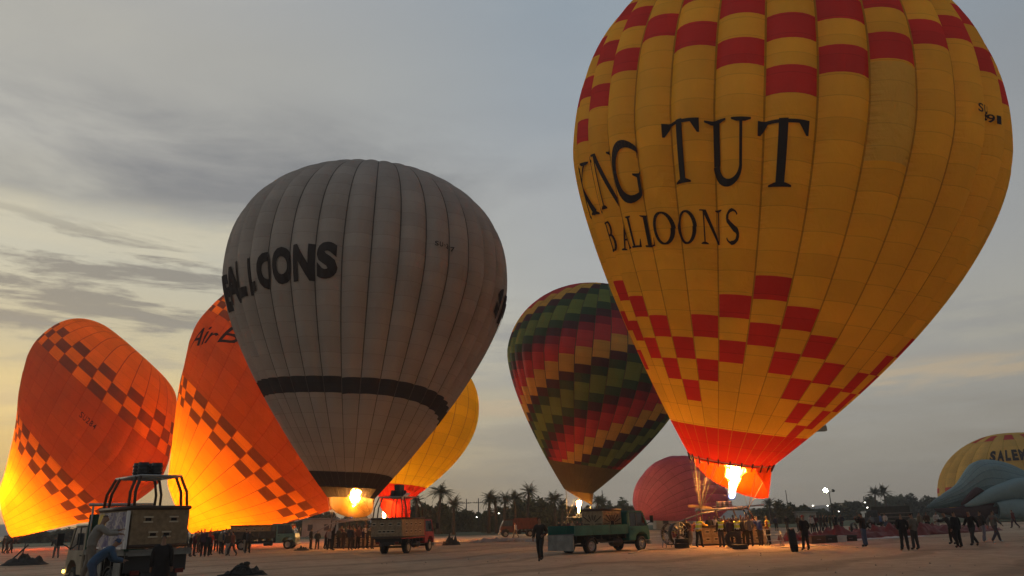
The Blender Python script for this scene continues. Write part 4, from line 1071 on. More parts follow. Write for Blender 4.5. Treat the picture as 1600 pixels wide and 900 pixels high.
# small basket standing behind the cab of the turquoise truck
root, bk = loose_basket('tan wicker basket with dark radiating straps on the turquoise truck', local(TR3, (xc3-1.0, 0, .955)), TR3.rotation_euler.z, 1.5, 1.6, 1.28, 0, 0, False)
for s in (-1, 1):
    for (dx, dz) in [(math.cos(a), math.sin(a)) for a in np.linspace(0, 2*math.pi, 17)[:-1]]:
        q = MB(); M = Matrix.Translation((0, s*(.8+.012), .55)) @ Matrix.Rotation(-math.atan2(dz, dx), 4, 'Y')
        l = min(.68/max(abs(dx), .01), .48/max(abs(dz), .01)); q.box((.22, -.01, -.025), (l, .01, .025), M_LEATHER, M); q.build('strap', bk)
    for (dy, dz) in [(math.cos(a), math.sin(a)) for a in np.linspace(0, 2*math.pi, 13)[:-1]]:
        q = MB(); M = Matrix.Translation((s*(.75+.012), 0, .55)) @ Matrix.Rotation(math.pi/2, 4, 'Z') @ Matrix.Rotation(-math.atan2(dz, dy), 4, 'Y')
        l = min(.70/max(abs(dy), .01), .48/max(abs(dz), .01)); q.box((.22, -.01, -.025), (l, .01, .025), M_LEATHER, M); q.build('strap', bk)
    q = MB(); q.box((-.12, s*.8, .42), (.12, s*.8+s*.012, .72), M_HOLE); q.build('foot_hole', bk)  # dark plate painting the shade of a hole

# truck with red flank carrying a long basket, seen from behind
loc = ground(632, 862)
TR2, xr2, xc2 = truck('basket_truck', 'brown truck with bright red side board carrying a basket under the yellow balloon', (loc[0]+.25, loc[1]-1.6, 0), rad(74), mat('dark_red_paint', (.24, .026, .03), .5, var=.2), P_DARKBOARD, L=5.4, sidecol=P_RED, flap=P_DARKBOARD, side_h=.40)
root, bk = loose_basket('large basket with dark foot holes and burner frame on the red flanked truck', local(TR2, (-1.05, 0, .955)), TR2.rotation_euler.z, 3.6, 2.1, 1.15, 4, 4)
q = MB(); q.tube([(0, 0, 2.5), (0, 0, 3.1)], .04, M_STEEL); 
q.box((-.35, -.18, 2.95), (.35, .18, 3.3), M_DARKMETAL); q.build('burner_pack', root)
q = MB(); q.prism([(-1.1, 2.42), (-.2, 2.78), (.25, 2.72), (-.9, 2.32)], -.7, -.62, mat('silver_wrap', (.4, .4, .42), .5)); q.build('heat_sheet', root)

# small truck under the orange balloon
loc = ground(420, 856)
truck('flatbed_truck', 'dark flatbed truck with pale teal cab under the leaning orange balloon', (loc[0]+1.1, loc[1]-5.0, 0), rad(4), P_TEAL, P_DARKBOARD, L=5.8, side_h=.55)
TR4 = empty('wicker_basket', (loc[0]+.1, loc[1]-5.0, .97), rad(4), 'long low basket loaded on the dark flatbed truck under the orange balloon', 'basket', 'baskets loaded on trucks')
make_basket(TR4, 3.4, 1.6, 1.0, 4, 2, 2, name='basket_body')
q = MB(); q.bevel_box((1.75, -.85, .0), (2.3, .85, 1.15), mat('canvas_bundle', (.16, .14, .11), .9, bump=.6, bscale=4), .1); q.build('canvas_bundle', TR4)

# near truck on the left with the big basket and banner
hd = rad(90+46)      # heading: away and to the left
TR1, xr1, xc1 = truck('basket_truck', 'cream truck with dark green headboard carrying a big basket, nearest on the left', (0, 0, 0), hd, P_CREAM, P_DKGREEN, L=5.2, rack=True, side_h=.05, bed_z=1.2, sidecol=P_GREYBOARD, flap=P_GREYBOARD, Wd=1.85)
g0 = ground_at(189, 20.5)
c, s = math.cos(hd), math.sin(hd)
cx, cy = xr1-.05, .92           # rear left corner of the bed, local
TR1.location = (g0[0]-(cx*c-cy*s), g0[1]-(cx*s+cy*c), -.08)
root, bk = loose_basket('big wicker basket with printed banner and dark burner frame on the cream truck', local(TR1, (xr1+1.30, .08, 1.33)), hd, 2.75, 1.62, 1.10, 0, 2, True, .95)
BK1 = root
def banner_mat():
    m = bpy.data.materials.new('printed_banner'); m.use_nodes = True; t = m.node_tree; b = t.nodes['Principled BSDF']; b.inputs['Roughness'].default_value = .4
    tc = N(t, 'ShaderNodeTexCoord'); n = N(t, 'ShaderNodeTexNoise', _2=2.6, _3=4.0); n.inputs['Distortion'].default_value = 1.2; t.links.new(tc.outputs['Object'], n.inputs[0])
    c1 = ramp(t, [(.30, (.07, .05, .12)), (.42, (.14, .12, .22)), (.5, (.34, .30, .28)), (.58, (.10, .08, .15)), (.72, (.42, .38, .34))], n.outputs[0])
    g = N(t, 'ShaderNodeTexGradient', gradient_type='SPHERICAL'); mp = N(t, 'ShaderNodeMapping'); mp.inputs['Location'].default_value = (-1.45, -2.2, -1.75); mp.inputs['Scale'].default_value = (1.8, 2, 2.4)
    t.links.new(tc.outputs['Object'], mp.inputs[0]); t.links.new(mp.outputs[0], g.inputs[0])
    c2 = mix_n(t, ramp(t, [(.15, (0, 0, 0)), (.35, (1, 1, 1))], g.outputs[0]), c1, (.62, .40, .04)); t.links.new(c2, b.inputs['Base Color'])
    bu = N(t, 'ShaderNodeBump'); bu.inputs['Strength'].default_value = .6; bu.inputs['Distance'].default_value = .06; t.links.new(n.outputs[0], bu.inputs['Height']); t.links.new(bu.outputs[0], b.inputs['Normal'])
    return m
b = MB(); vs = []; fs = []; nx, nz = 16, 8
for i in range(nx+1):
    for j in range(nz+1):
        x = -1.33+2.4*i/nx; z = .0+1.02*j/nz; vs.append((x, .90+.035*math.sin(i*1.1+j*.5)+.015*(nz-j)/nz*math.sin(i*2.3), z-.05*math.sin(i/nx*math.pi)*(1-j/nz)))
for i in range(nx):
    for j in range(nz): k = i*(nz+1)+j; fs.append((k, k+nz+1, k+nz+2, k+1))
b.add(vs, fs, banner_mat(), True); bn = b.build('banner', root)
b = MB(); b.box((-1.345, .86, .0), (-1.26, .93, 1.04), mat('white_vinyl_hem', (.6, .58, .55), .5)); b.box((-1.26, .885, .0), (1.05, .91, .05), mat('white_vinyl_hem', (.6, .58, .55), .5)); b.build('banner_hem', root)
b = MB(); M = Matrix.Translation((2.6+.02, .95, .62)); b.lathe([(0, -.03), (.05, -.03), (.06, 0), (.05, .04), (0, .05)], emis('amber_lamp', (1, .62, .12), 4), 12, M, 'Y'); b.build('side_lamp', TR1)
for x0, x1 in ((-2.3, -1.75), (-.75, -.15), (.25, .85)):
    b = MB(); b.box((x0, .90, .44), (x1, .93, .95), P_GREYBOARD); b.build('side_panel', TR1)

# far dark red lorry
loc = ground_at(812, 92)
t5, _, _ = truck('flatbed_truck', 'distant dark red lorry parked before the palm trees', (loc[0], loc[1], 0), rad(186), mat('dull_red_paint', (.07, .022, .017), .7, var=.2), mat('dull_red_board', (.075, .022, .017), .8, var=.3), L=4.9, side_h=1.25, Wd=2.0)

# ------------------------------------------------------------------ people
def person_meshes(pose):
    """joint graph -> skinned body; clothes as offset shells of the same surface. faces +Y"""
    J = dict(pelvis=(0, 0, .94), belly=(0, 0, 1.08), chest=(0, .0, 1.28), neck0=(0, -.01, 1.43), neck=(0, 0, 1.50), head=(0, .015, 1.60), crown=(0, .0, 1.70), nose=(0, .115, 1.595),
             hl=(-.09, 0, .90), hr=(.09, 0, .90), kl=(-.10, .02, .50), kr=(.10, .02, .50), al=(-.11, -.02, .09), ar=(.11, -.02, .09), tl=(-.125, .13, .04), tr=(.125, .13, .04),
             sl=(-.17, 0, 1.39), sr=(.17, 0, 1.39), el=(-.23, -.03, 1.12), er=(.23, -.03, 1.12), wl=(-.25, .05, .88), wr=(.25, .05, .88), pl=(-.255, .08, .80), pr=(.255, .08, .80))
    J.update(pose)
    V = {k: Vector(v) for k, v in J.items()}
    # fingers from each palm
    bones = [('pelvis', 'belly'), ('belly', 'chest'), ('chest', 'neck0'), ('neck0', 'neck'), ('neck', 'head'), ('head', 'crown'), ('head', 'nose'),
             ('pelvis', 'hl'), ('hl', 'kl'), ('kl', 'al'), ('al', 'tl'), ('pelvis', 'hr'), ('hr', 'kr'), ('kr', 'ar'), ('ar', 'tr'),
             ('chest', 'sl'), ('sl', 'el'), ('el', 'wl'), ('wl', 'pl'), ('chest', 'sr'), ('sr', 'er'), ('er', 'wr'), ('wr', 'pr')]
    R = dict(pelvis=(.155, .11), belly=(.145, .105), chest=(.165, .115), neck0=(.075, .07), neck=(.055, .055), head=(.082, .098), crown=(.055, .065), nose=(.016, .02), hl=(.09, .09), hr=(.09, .09), kl=(.058, .06), kr=(.058, .06),
             al=(.042, .045), ar=(.042, .045), tl=(.04, .028), tr=(.04, .028), sl=(.062, .062), sr=(.062, .062), el=(.042, .042), er=(.042, .042), wl=(.028, .026), wr=(.028, .026), pl=(.036, .018), pr=(.036, .018))
    for s in 'lr':
        w, p = V['w'+s], V['p'+s]; d = (p-w).normalized(); side = d.orthogonal().normalized()
        sx = Vector((1, 0, 0)) if abs(d.x) < .8 else Vector((0, 1, 0)); sx = (sx-d*sx.dot(d)).normalized(); bend = d.cross(sx).normalized()*.02
        for i, (o_, ln) in enumerate(((-.027, .06), (-.009, .07), (.009, .066), (.027, .052))):
            V['f%d%s' % (i, s)] = p+sx*o_+d*ln*.5; V['g%d%s' % (i, s)] = p+sx*o_+d*ln+bend
            R['f%d%s' % (i, s)] = (.009, .009); R['g%d%s' % (i, s)] = (.007, .007)
            bones += [('p'+s, 'f%d%s' % (i, s)), ('f%d%s' % (i, s), 'g%d%s' % (i, s))]
        V['t1'+s] = w+(p-w)*.4+sx*.04+bend; V['t2'+s] = w+(p-w)*.9+sx*.05+bend*1.5
        R['t1'+s] = (.011, .011); R['t2'+s] = (.008, .008); bones += [('w'+s, 't1'+s), ('t1'+s, 't2'+s)]
    names = list(V); idx = {k: i for i, k in enumerate(names)}
    me = bpy.data.meshes.new('skel'); me.from_pydata([V[k] for k in names], [(idx[a], idx[b]) for a, b in bones], [])
    ob = bpy.data.objects.new('skel', me); COL.objects.link(ob)
    sk = ob.modifiers.new('s', 'SKIN'); sk.use_smooth_shade = True
    if not me.skin_vertices: 
        bpy.context.view_layer.objects.active = ob
    ly = me.skin_vertices[0].data if me.skin_vertices else None
    if ly is None:
        bm = bmesh.new(); bm.from_mesh(me); l = bm.verts.layers.skin.verify(); bm.verts.ensure_lookup_table()
        for k in names: bm.verts[idx[k]][l].radius = R[k]
        bm.verts[idx['pelvis']][l].use_root = True; bm.to_mesh(me); bm.free()
    else:
        for k in names: ly[idx[k]].radius = R[k]
        ly[idx['pelvis']].use_root = True
    sb = ob.modifiers.new('b', 'SUBSURF'); sb.levels = 1; sb.render_levels = 1
    dg = bpy.context.evaluated_depsgraph_get(); dg.update(); body = bpy.data.meshes.new_from_object(ob.evaluated_get(dg))
    bpy.data.objects.remove(ob)
    vs = [v.co.copy() for v in body.vertices]; nr = [v.normal.copy() for v in body.vertices]
    region = []
    big = [b for b in bones if b[0][0] not in 'fgt' or b[0] in ('tl', 'tr')]
    for v in vs:
        best = None
        for a, b in bones:
            A, B = V[a], V[b]; ab = B-A; t = max(0, min(1, (v-A).dot(ab)/max(ab.length_squared, 1e-9))); d = (v-(A+ab*t)).length - .5*(R[a][0]*(1-t)+R[b][0]*t)
            if best is None or d < best[0]: best = (d, a, b, t)
        region.append(best)
    top, leg, shoe, hair, torso = set(), set(), set(), set(), set()
    for i, (d, a, b, t) in enumerate(region):
        if (a in ('belly', 'chest') and b != 'neck') or (a == 'pelvis' and b == 'belly') or (a in ('sl', 'sr', 'el', 'er')): top.add(i)
        if (a in ('belly', 'chest')) or (a == 'pelvis' and b == 'belly'): torso.add(i)
        if a == 'neck0' and t < .25: top.add(i)
        if (a == 'pelvis') or a in ('hl', 'hr', 'kl', 'kr'): leg.add(i)
        if a in ('al', 'ar'): shoe.add(i)
        if a in ('head', 'neck') and b != 'nose':
            hc = V['head']; q = vs[i]-hc
            if q.z > .045 or (q.y < -.01 and q.z > -.05) or b == 'crown': hair.add(i)
    def shell(name, sel, off, zmin=None):
        m = bpy.data.meshes.new(name); mp = {}; v2 = []; f2 = []
        for p in body.polygons:
            if sum(i in sel for i in p.vertices) >= max(3, len(p.vertices)-1) and (zmin is None or all(vs[i].z > zmin for i in p.vertices)):
                f = []
                for i in p.vertices:
                    if i not in mp: mp[i] = len(v2); v2.append(vs[i]+nr[i]*(off if not callable(off) else off(vs[i])))
                    f.append(mp[i])
                f2.append(f)
        m.from_pydata(v2, [], f2); m.polygons.foreach_set('use_smooth', [True]*len(f2)); m.update(); return m
    hips = set(i for i in leg if vs[i].z > V['pelvis'].z-.10)
    out = dict(body=body, shirt=shell('shirt', top | set(i for i in hips if vs[i].z > V['pelvis'].z-.06), lambda v: .028+.012*noise.noise(v*9)), trousers=shell('trousers', leg, lambda v: .022+.016*noise.noise(v*11+Vector((3, 0, 0)))),
               shoes=shell('shoes', shoe, .014), hair=shell('hair', hair, .016), cap=shell('cap', hair, .032), vest=shell('vest', torso, .045, V['pelvis'].z+.02))
    zc = V['pelvis'].z
    # robe: lofted cloth from the chest down
    n = 22; rv = []; rf = []
    for k, (z, rx, ry, cy) in enumerate(((1.42, .12, .09, 0), (1.36, .21, .14, 0), (1.2, .21, .15, .0), (.95, .20, .16, 0), (.6, .23, .20, .01), (.25, .26, .23, .02), (.10, .27, .25, .02))):
        for j in range(n):
            a = 2*math.pi*j/n; q = 1+.05*math.sin(a*5+k)*min(1, k/3)+.03*math.sin(a*9+k*2)*min(1, k/3); rv.append((rx*math.cos(a)*q, cy+ry*math.sin(a)*q, z))
    for k in range(6):
        for j in range(n): rf.append((k*n+j, k*n+(j+1) % n, (k+1)*n+(j+1) % n, (k+1)*n+j))
    rm = bpy.data.meshes.new('robe'); rm.from_pydata(rv, [], rf); rm.polygons.foreach_set('use_smooth', [True]*len(rf)); rm.update(); out['robe'] = rm
    for v in out.values(): v.materials.append(M_SKIN)
    return out
POSES = {
 'stand': {},
 'relaxed': dict(kl=(-.11, .05, .50), al=(-.15, .03, .09), tl=(-.19, .17, .04), el=(-.25, -.06, 1.14), wl=(-.18, .08, .98), pl=(-.12, .14, .96), er=(.25, -.05, 1.13), wr=(.20, .08, .97), pr=(.14, .14, .95)),
 'walk': dict(kl=(-.09, .18, .54), al=(-.10, .26, .12), tl=(-.10, .41, .10), kr=(.09, -.06, .50), ar=(.10, -.34, .15), tr=(.10, -.24, .04), el=(-.23, -.16, 1.14), wl=(-.24, -.20, .90), pl=(-.24, -.20, .81), er=(.23, .10, 1.15), wr=(.22, .27, .98), pr=(.21, .33, .92), chest=(0, .03, 1.28), head=(0, .05, 1.6), neck=(0, .02, 1.5), nose=(0, .145, 1.595), crown=(0, .03, 1.70)),
 'stride': dict(kl=(-.09, .22, .55), al=(-.10, .15, .14), tl=(-.10, .29, .12), kr=(.09, -.03, .50), ar=(.10, -.20, .10), tr=(.10, -.06, .04), el=(-.27, -.10, 1.15), wl=(-.20, .10, 1.02), pl=(-.14, .17, 1.02), er=(.24, .02, 1.12), wr=(.24, .16, .92), pr=(.23, .21, .85)),
 'photo': dict(el=(-.25, .12, 1.22), wl=(-.12, .30, 1.42), pl=(-.07, .34, 1.50), er=(.25, .12, 1.22), wr=(.12, .30, 1.42), pr=(.07, .34, 1.50), kr=(.11, .03, .5)),
 'reach': dict(chest=(0, .12, 1.25), neck0=(0, .17, 1.40), neck=(0, .19, 1.46), head=(0, .22, 1.55), crown=(0, .22, 1.65), nose=(0, .33, 1.55), sl=(-.17, .16, 1.36), sr=(.17, .16, 1.36), el=(-.22, .34, 1.22), wl=(-.20, .58, 1.28), pl=(-.19, .66, 1.30), er=(.22, .34, 1.20), wr=(.20, .58, 1.20), pr=(.19, .66, 1.18), al=(-.13, -.14, .10), tl=(-.14, .0, .04), kl=(-.12, -.04, .50), kr=(.11, .06, .50), ar=(.12, .06, .09), tr=(.13, .20, .04)),
 'raise': dict(er=(.27, .06, 1.60), wr=(.24, .12, 1.86), pr=(.23, .14, 1.94), el=(-.24, .06, 1.14), wl=(-.22, .26, 1.10), pl=(-.21, .34, 1.10)),
 'lean': dict(pelvis=(0, -.10, .92), belly=(0, .02, 1.04), chest=(0, .22, 1.18), neck0=(0, .34, 1.28), neck=(0, .38, 1.33), head=(0, .44, 1.40), crown=(0, .48, 1.49), nose=(0, .55, 1.38), hl=(-.09, -.10, .88), hr=(.09, -.10, .88), sl=(-.17, .28, 1.24), sr=(.17, .28, 1.24), el=(-.22, .38, 1.00), wl=(-.20, .58, .92), pl=(-.19, .66, .90), er=(.22, .38, 1.00), wr=(.18, .58, .95), pr=(.17, .66, .95), kl=(-.11, .04, .50), kr=(.11, -.06, .50), al=(-.12, .0, .09), ar=(.12, -.26, .12), tl=(-.13, .14, .04), tr=(.13, -.13, .04)),
}
PM = {k: person_meshes(v) for k, v in POSES.items()}
CL = {}
def cloth(rgb):
    k = tuple(rgb)
    if k not in CL: CL[k] = mat('cloth_%d_%d_%d' % tuple(int(v*999) for v in k), k, .9, bump=.4, bscale=14, var=.18, vscale=4)
    return CL[k]
BLACK, CHAR, NAVY, BROWN, MARN, GREYC, KHAKI, WHITEC, BLUE, REDC, OLIVE, DENIM, PLUM = (.014, .013, .014), (.035, .033, .034), (.02, .026, .05), (.06, .038, .026), (.09, .018, .022), (.11, .105, .10), (.16, .12, .08), (.42, .39, .36), (.06, .11, .23), (.30, .025, .02), (.05, .05, .028), (.06, .08, .13), (.05, .03, .045)
NEON = (.50, .55, .03); YELJ = (.62, .36, .03)
def vest_mat():
    m = bpy.data.materials.new('hi_vis_vest'); m.use_nodes = True; t = m.node_tree; b = t.nodes['Principled BSDF']; b.inputs['Roughness'].default_value = .7
    tc = N(t, 'ShaderNodeTexCoord'); sp = N(t, 'ShaderNodeSeparateXYZ'); t.links.new(tc.outputs['Object'], sp.inputs[0])
    c = ramp(t, [(0, NEON), (.50, (.55, .55, .50)), (.535, NEON), (.62, (.55, .55, .50)), (.655, NEON)], math_n(t, 'MULTIPLY', sp.outputs[2], .5), 'CONSTANT')
    t.links.new(c, b.inputs['Base Color']); return m
M_VEST = vest_mat()
def person(label, loc, face, pose='stand', shirt=CHAR, pants=CHAR, hat=None, vest=None, robe=None, shoes=None, scale=1.0, group=None, hair=M_HAIR):
    r = empty('person', loc, 0, label, 'person', group); r.rotation_euler = (0, 0, face); r.scale = (scale,)*3
    pm = PM[pose]
    def part(n, me, m):
        o = link(n, me, r); o.material_slots[0].link = 'OBJECT'; o.material_slots[0].material = m
    part('body', pm['body'], M_SKIN); part('shirt', pm['shirt'], cloth(shirt)); part('shoes', pm['shoes'], shoes or M_SHOE)
    part('trousers', pm['trousers'], cloth(pants))
    if robe: part('robe', pm['robe'], cloth(robe))
    if hat: part('cap', pm['cap'], cloth(hat))
    else: part('hair', pm['hair'], hair)
    if vest: part('vest', pm['vest'], vest if not isinstance(vest, tuple) else cloth(vest))
    return r
def P_at(px, zc, dz=0):
    g = ground_at(px, zc); return (g[0], g[1], dz)
# facing: 0 looks away from the viewer (+Y), pi looks at the viewer, +pi/2 looks left, -pi/2 looks right
PI = math.pi
# walkers and watchers on the open ground
person('person in dark jacket and cap walking behind the turquoise truck tail', P_at(845, 33), PI*.9, 'stride', (.025, .020, .016), (.02, .018, .016), hat=(.03, .025, .02), scale=1.1)
person('person in dark parka and red cap with a bag, right of the standing tyre', P_at(1261, 37.5), .2, 'relaxed', (.018, .012, .011), BLACK, hat=REDC)
person('person in black jacket and blue jeans holding up a phone', P_at(1353, 40), .6, 'photo', BLACK, DENIM, scale=1.02)
person('person in black jacket standing left of the pale shirted one', P_at(1416, 34.5), -.3, 'relaxed', BLACK, BLACK, scale=.98)
person('person in grey top standing close to the right of the black jacketed one', P_at(1433, 35.2), .4, 'relaxed', (.12, .10, .08), CHAR, scale=.98)
person('person in long black coat walking left of the pair near the blue balloon', P_at(1500, 36), .3, 'stand', BLACK, BLACK, robe=None, scale=1.0)
person('person in dark clothes reaching left beside the long black coat', P_at(1490, 40), 1.2, 'reach', CHAR, BLACK)
person('person in black jacket walking with wide stride near the blue balloon', P_at(1524, 37), 1.9, 'walk', BLACK, (.03, .028, .028))
person('person in dark top and pale jeans walking behind the striding one', P_at(1539, 41.5), -1.2, 'stride', CHAR, (.16, .15, .18), shoes=M_WHITESHOE)
person('person in grey coat and pale shoes, rightmost of the near walkers', P_at(1559, 40), -1.5, 'walk', GREYC, (.05, .045, .06), shoes=M_WHITESHOE)
person('person in maroon top far off beside the blue balloon edge', P_at(1587, 70), .5, 'walk', MARN, PLUM)
person('person in white shirt standing between the couple and the long black coat', P_at(1467, 66), PI, 'stand', WHITEC, (.30, .28, .26))
person('person in dark brown coat standing before the collapsed red fabric', P_at(1452, 62), PI, 'relaxed', BROWN, BLACK)
person('person in tan coat beside the stacked pallets on the right', P_at(1441, 63), .3, 'stand', KHAKI, BROWN)
# the crew around the big yellow balloon's basket
TGp = 'crew and passengers round the lit basket'
tz = 45.5
person('person in yellow hi-vis jacket reaching to the left end of the lit basket', P_at(1094, 44.6), -.9, 'reach', YELJ, BLACK, vest=M_VEST, hat=(.3, .25, .2), group=TGp, scale=1.04)
person('person with green vest over dark clothes, left of two at the lit basket', P_at(1129, 43.8), .1, 'stand', BLACK, (.04, .038, .04), vest=M_VEST, group=TGp)
person('person with green vest right of the leaning tyre at the lit basket', P_at(1155, 43.8), -.1, 'stand', BLACK, (.05, .048, .05), vest=M_VEST, group=TGp)
person('person with green vest at the right end of the lit basket', P_at(1203, 44.5), .9, 'relaxed', (.25, .09, .03), BLACK, vest=M_VEST, group=TGp)
person('person in brown jacket walking left of the yellow jacketed crew member', P_at(1075, 44.8), PI*.85, 'stride', BROWN, BLACK, group=TGp)
person('person in maroon top crouched forward beside the fan', P_at(1081, 46.2), -.9, 'lean', MARN, GREYC, shoes=M_WHITESHOE, group=TGp)
person('person in plum jacket standing between the two green vests', P_at(1143, 44.0), .2, 'stand', PLUM, BLACK, group=TGp, scale=.97)
person('person in grey hoodie with hands together right of the green vests', P_at(1174, 44.0), .1, 'relaxed', GREYC, BLACK, group=TGp, scale=1.02)
person('person in charcoal coat behind the grey hoodie at the basket', P_at(1166, 44.6), -.4, 'stand', CHAR, BLACK, group=TGp)
person('person in royal blue jacket seen from behind at the basket end', P_at(1190, 44.4), .2, 'reach', (.03, .055, .20), CHAR, group=TGp, scale=1.03)
for px, sh, nm in ((1112, CHAR, 'dark sweater'), (1121, WHITEC, 'white scarf'), (1136, (.2, .05, .03), 'rust coloured top'), (1150, BROWN, 'brown hat'), (1162, GREYC, 'grey jumper'), (1180, (.25, .2, .17), 'beige top'), (1170, NAVY, 'navy jacket')):
    person('passenger in %s standing inside the lit basket' % nm, P_at(px, 47.2, .08), PI+random.uniform(-.6, .6), random.choice(['stand', 'relaxed', 'photo']), sh, BLACK, group='passengers inside the lit basket', scale=1.02, hat=BROWN if nm == 'brown hat' else None)
# crowd round the grey balloon's basket
cg = [(486, 62, BLACK, 'black coat at the far left of the grey balloon crowd', 'stand'), (495, 63, CHAR, 'charcoal coat second from the left of that crowd', 'relaxed'), (507, 63, MARN, 'maroon robe near the leaning pole', 'reach'),
      (514, 60.5, (.25, .22, .2), 'pale shawl beside a maroon one', 'relaxed'), (521, 60, BLACK, 'black top with arms raised under the burner frame', 'raise'), (529, 61, OLIVE, 'olive jacket left of the basket', 'stand'), (537, 59.5, BROWN, 'brown jacket close to the basket corner', 'walk'),
      (545, 59.2, CHAR, 'charcoal coat before the basket middle', 'stand'), (552, 59.6, PLUM, 'plum coat before the basket middle', 'photo'), (560, 59.4, (.10, .05, .04), 'rust jacket right of the basket middle', 'relaxed'), (567, 60, NAVY, 'navy coat near the basket right end', 'stand'),
      (574, 59.6, CHAR, 'dark hood behind the red flanked truck tail', 'reach'), (581, 60.4, BLACK, 'black robe closest to the red flanked truck', 'stand')]
for px, zc, sh, nm, po in cg:
    person('person in ' + nm, P_at(px+random.uniform(-2, 2), zc+random.uniform(-3.5, .5)), random.uniform(-1.9, 1.9), po, sh, BLACK if random.random() < .7 else BROWN, hat=random.choice([None, None, BROWN, (.25, .22, .2)]), group='crowd under the grey balloon', scale=random.uniform(.86, 1.05))
for px, sh, nm in ((533, MARN, 'maroon cap'), (543, GREYC, 'grey collar'), (551, (.3, .14, .08), 'orange lit face'), (561, BROWN, 'brown hood'), (570, WHITEC, 'white cap')):
    person('passenger with %s inside the grey balloon basket' % nm, P_at(px, 63.1, .1), PI+random.uniform(-.7, .7), 'raise' if px in (543, 561) else 'stand', sh, BLACK, group='passengers under the grey balloon', hat=sh)
# crowd in front of the glowing orange balloon
words = ['grey shawl', 'dark robe', 'maroon top', 'brown hooded coat', 'olive coat', 'plum jacket', 'black jacket', 'red top', 'charcoal hoodie', 'khaki coat', 'navy coat', 'pale trousers', 'rust jacket', 'white turban']
cols = [GREYC, BLACK, MARN, BROWN, OLIVE, PLUM, BLACK, REDC, CHAR, KHAKI, NAVY, BROWN, (.16, .05, .03), CHAR]
xs_ = [287, 293, 300, 306, 312, 317, 323, 330, 336, 342, 349, 355, 361, 388]
for i, px in enumerate(xs_):
    wd = words[i]; side = 'nearest the parked basket truck' if i < 4 else ('near the middle of the crowd below the glow' if i < 9 else 'toward the small dark truck')
    person('person with %s %s' % (wd, side), P_at(px+random.uniform(-3, 3), 55+random.uniform(-6, 5)), random.uniform(-2, 2), random.choice(['stand', 'relaxed', 'photo', 'stride', 'walk', 'reach', 'raise']), cols[i], (.3, .27, .24) if wd == 'pale trousers' else random.choice([BLACK, CHAR, BROWN]), hat=(.4, .37, .33) if wd == 'white turban' else random.choice([None, None, BROWN]), group='crowd before the glowing orange balloon', scale=random.uniform(.86, 1.06))
person('person in dark robe standing at the bed of the small dark truck', P_at(383, 60), .4, 'stand', BLACK, (.2, .19, .17), group=None)
# far left
for px, zc, sh, nm in ((3, 74, BROWN, 'brown coat at the very left edge'), (10, 72, BLACK, 'black jacket bending by the left burner'), (17, 73, CHAR, 'charcoal top right of the bending one')):
    person('person in ' + nm, P_at(px, zc), -1.0, 'lean' if 'bending' in nm else 'stand', sh, BLACK, group='crew at the far left burner')
person('person in dark top carrying a load left of the cream truck', P_at(86, 55), .8, 'lean', CHAR, GREYC)
# by the near truck
l1 = ground(142, 905); 
person('person in dusty grey shirt climbing on the side of the cream truck', (P_at(131, 19.3)[0], P_at(131, 19.3)[1], .42), rad(-62), 'reach', (.20, .18, .155), (.17, .14, .11), scale=1.05)
person('person in faded blue overalls leaning against the truck side', (P_at(142, 18.9)[0], P_at(142, 18.9)[1], .05), rad(-50), 'lean', (.04, .075, .13), (.045, .065, .11), hat=(.045, .07, .12), scale=1.0)
person('person in long dark robe standing behind the cream truck tail', P_at(246, 19.4, -.05), rad(20), 'stand', (.012, .01, .01), BLACK, robe=(.012, .010, .010), scale=.98)
# rainbow balloon crew and distant strollers
for i, (px, zc) in enumerate(((874, 92), (882, 96), (889, 94), (895, 99), (903, 93), (911, 95), (918, 97), (925, 91))):
    person('person in %s at the rainbow balloon basket' % ['black coat', 'brown coat', 'maroon top', 'grey top', 'dark hood', 'navy jacket', 'white scarf', 'plum coat'][i], P_at(px, zc), random.uniform(-1, 1), random.choice(['stand', 'relaxed', 'reach']), [BLACK, BROWN, MARN, GREYC, CHAR, NAVY, WHITEC, PLUM][i], BLACK, group='crew under the rainbow balloon')
person('person in pale shirt beside the dark red lorry', P_at(806, 84), 1, 'walk', WHITEC, KHAKI)
for i, (px, zc, sh, pt, po) in enumerate(((1214, 86, NAVY, BLACK, 'stand'), (1231, 84, BLACK, CHAR, 'walk'), (1270, 74, WHITEC, BLACK, 'stand'), (1276, 75, MARN, BLACK, 'relaxed'), (1284, 78, CHAR, CHAR, 'stand'), (1289, 79, BROWN, BLACK, 'stride'), (1294, 80, BLACK, GREYC, 'stand'),
        (1299, 77, OLIVE, BLACK, 'photo'), (1304, 76, CHAR, BLACK, 'relaxed'), (1309, 74, BLACK, BLACK, 'walk'), (1317, 75, (.04, .04, .05), CHAR, 'stride'), (1249, 79, BROWN, BROWN, 'relaxed'), (1366, 72, GREYC, BLACK, 'lean'), (1379, 72, BLUE, BLACK, 'stand'), (1386, 73, WHITEC, DENIM, 'relaxed'), (1345, 82, BLACK, CHAR, 'stand'))):
    wds = ['navy jacket beside the round bush', 'black walking left of the standing tyre', 'white shirt left in the middle distance group', 'maroon jacket beside the white shirt', 'charcoal coat in the middle distance group', 'brown coat striding in the middle group', 'black top and grey trousers below the lamp post', 'olive top facing the lamp post', 'charcoal top right of the lamp post', 'black walking away in the middle group', 'grey blue with legs apart at the right of the group', 'brown robe behind the red capped one', 'grey bending by the dark pickup', 'blue jacket at the pickup', 'white shirt and jeans at the pickup', 'black coat far off left of the pickup']
    person('person in ' + wds[i], P_at(px, zc), random.uniform(-PI, PI), po, sh, pt, group='people in the middle distance')

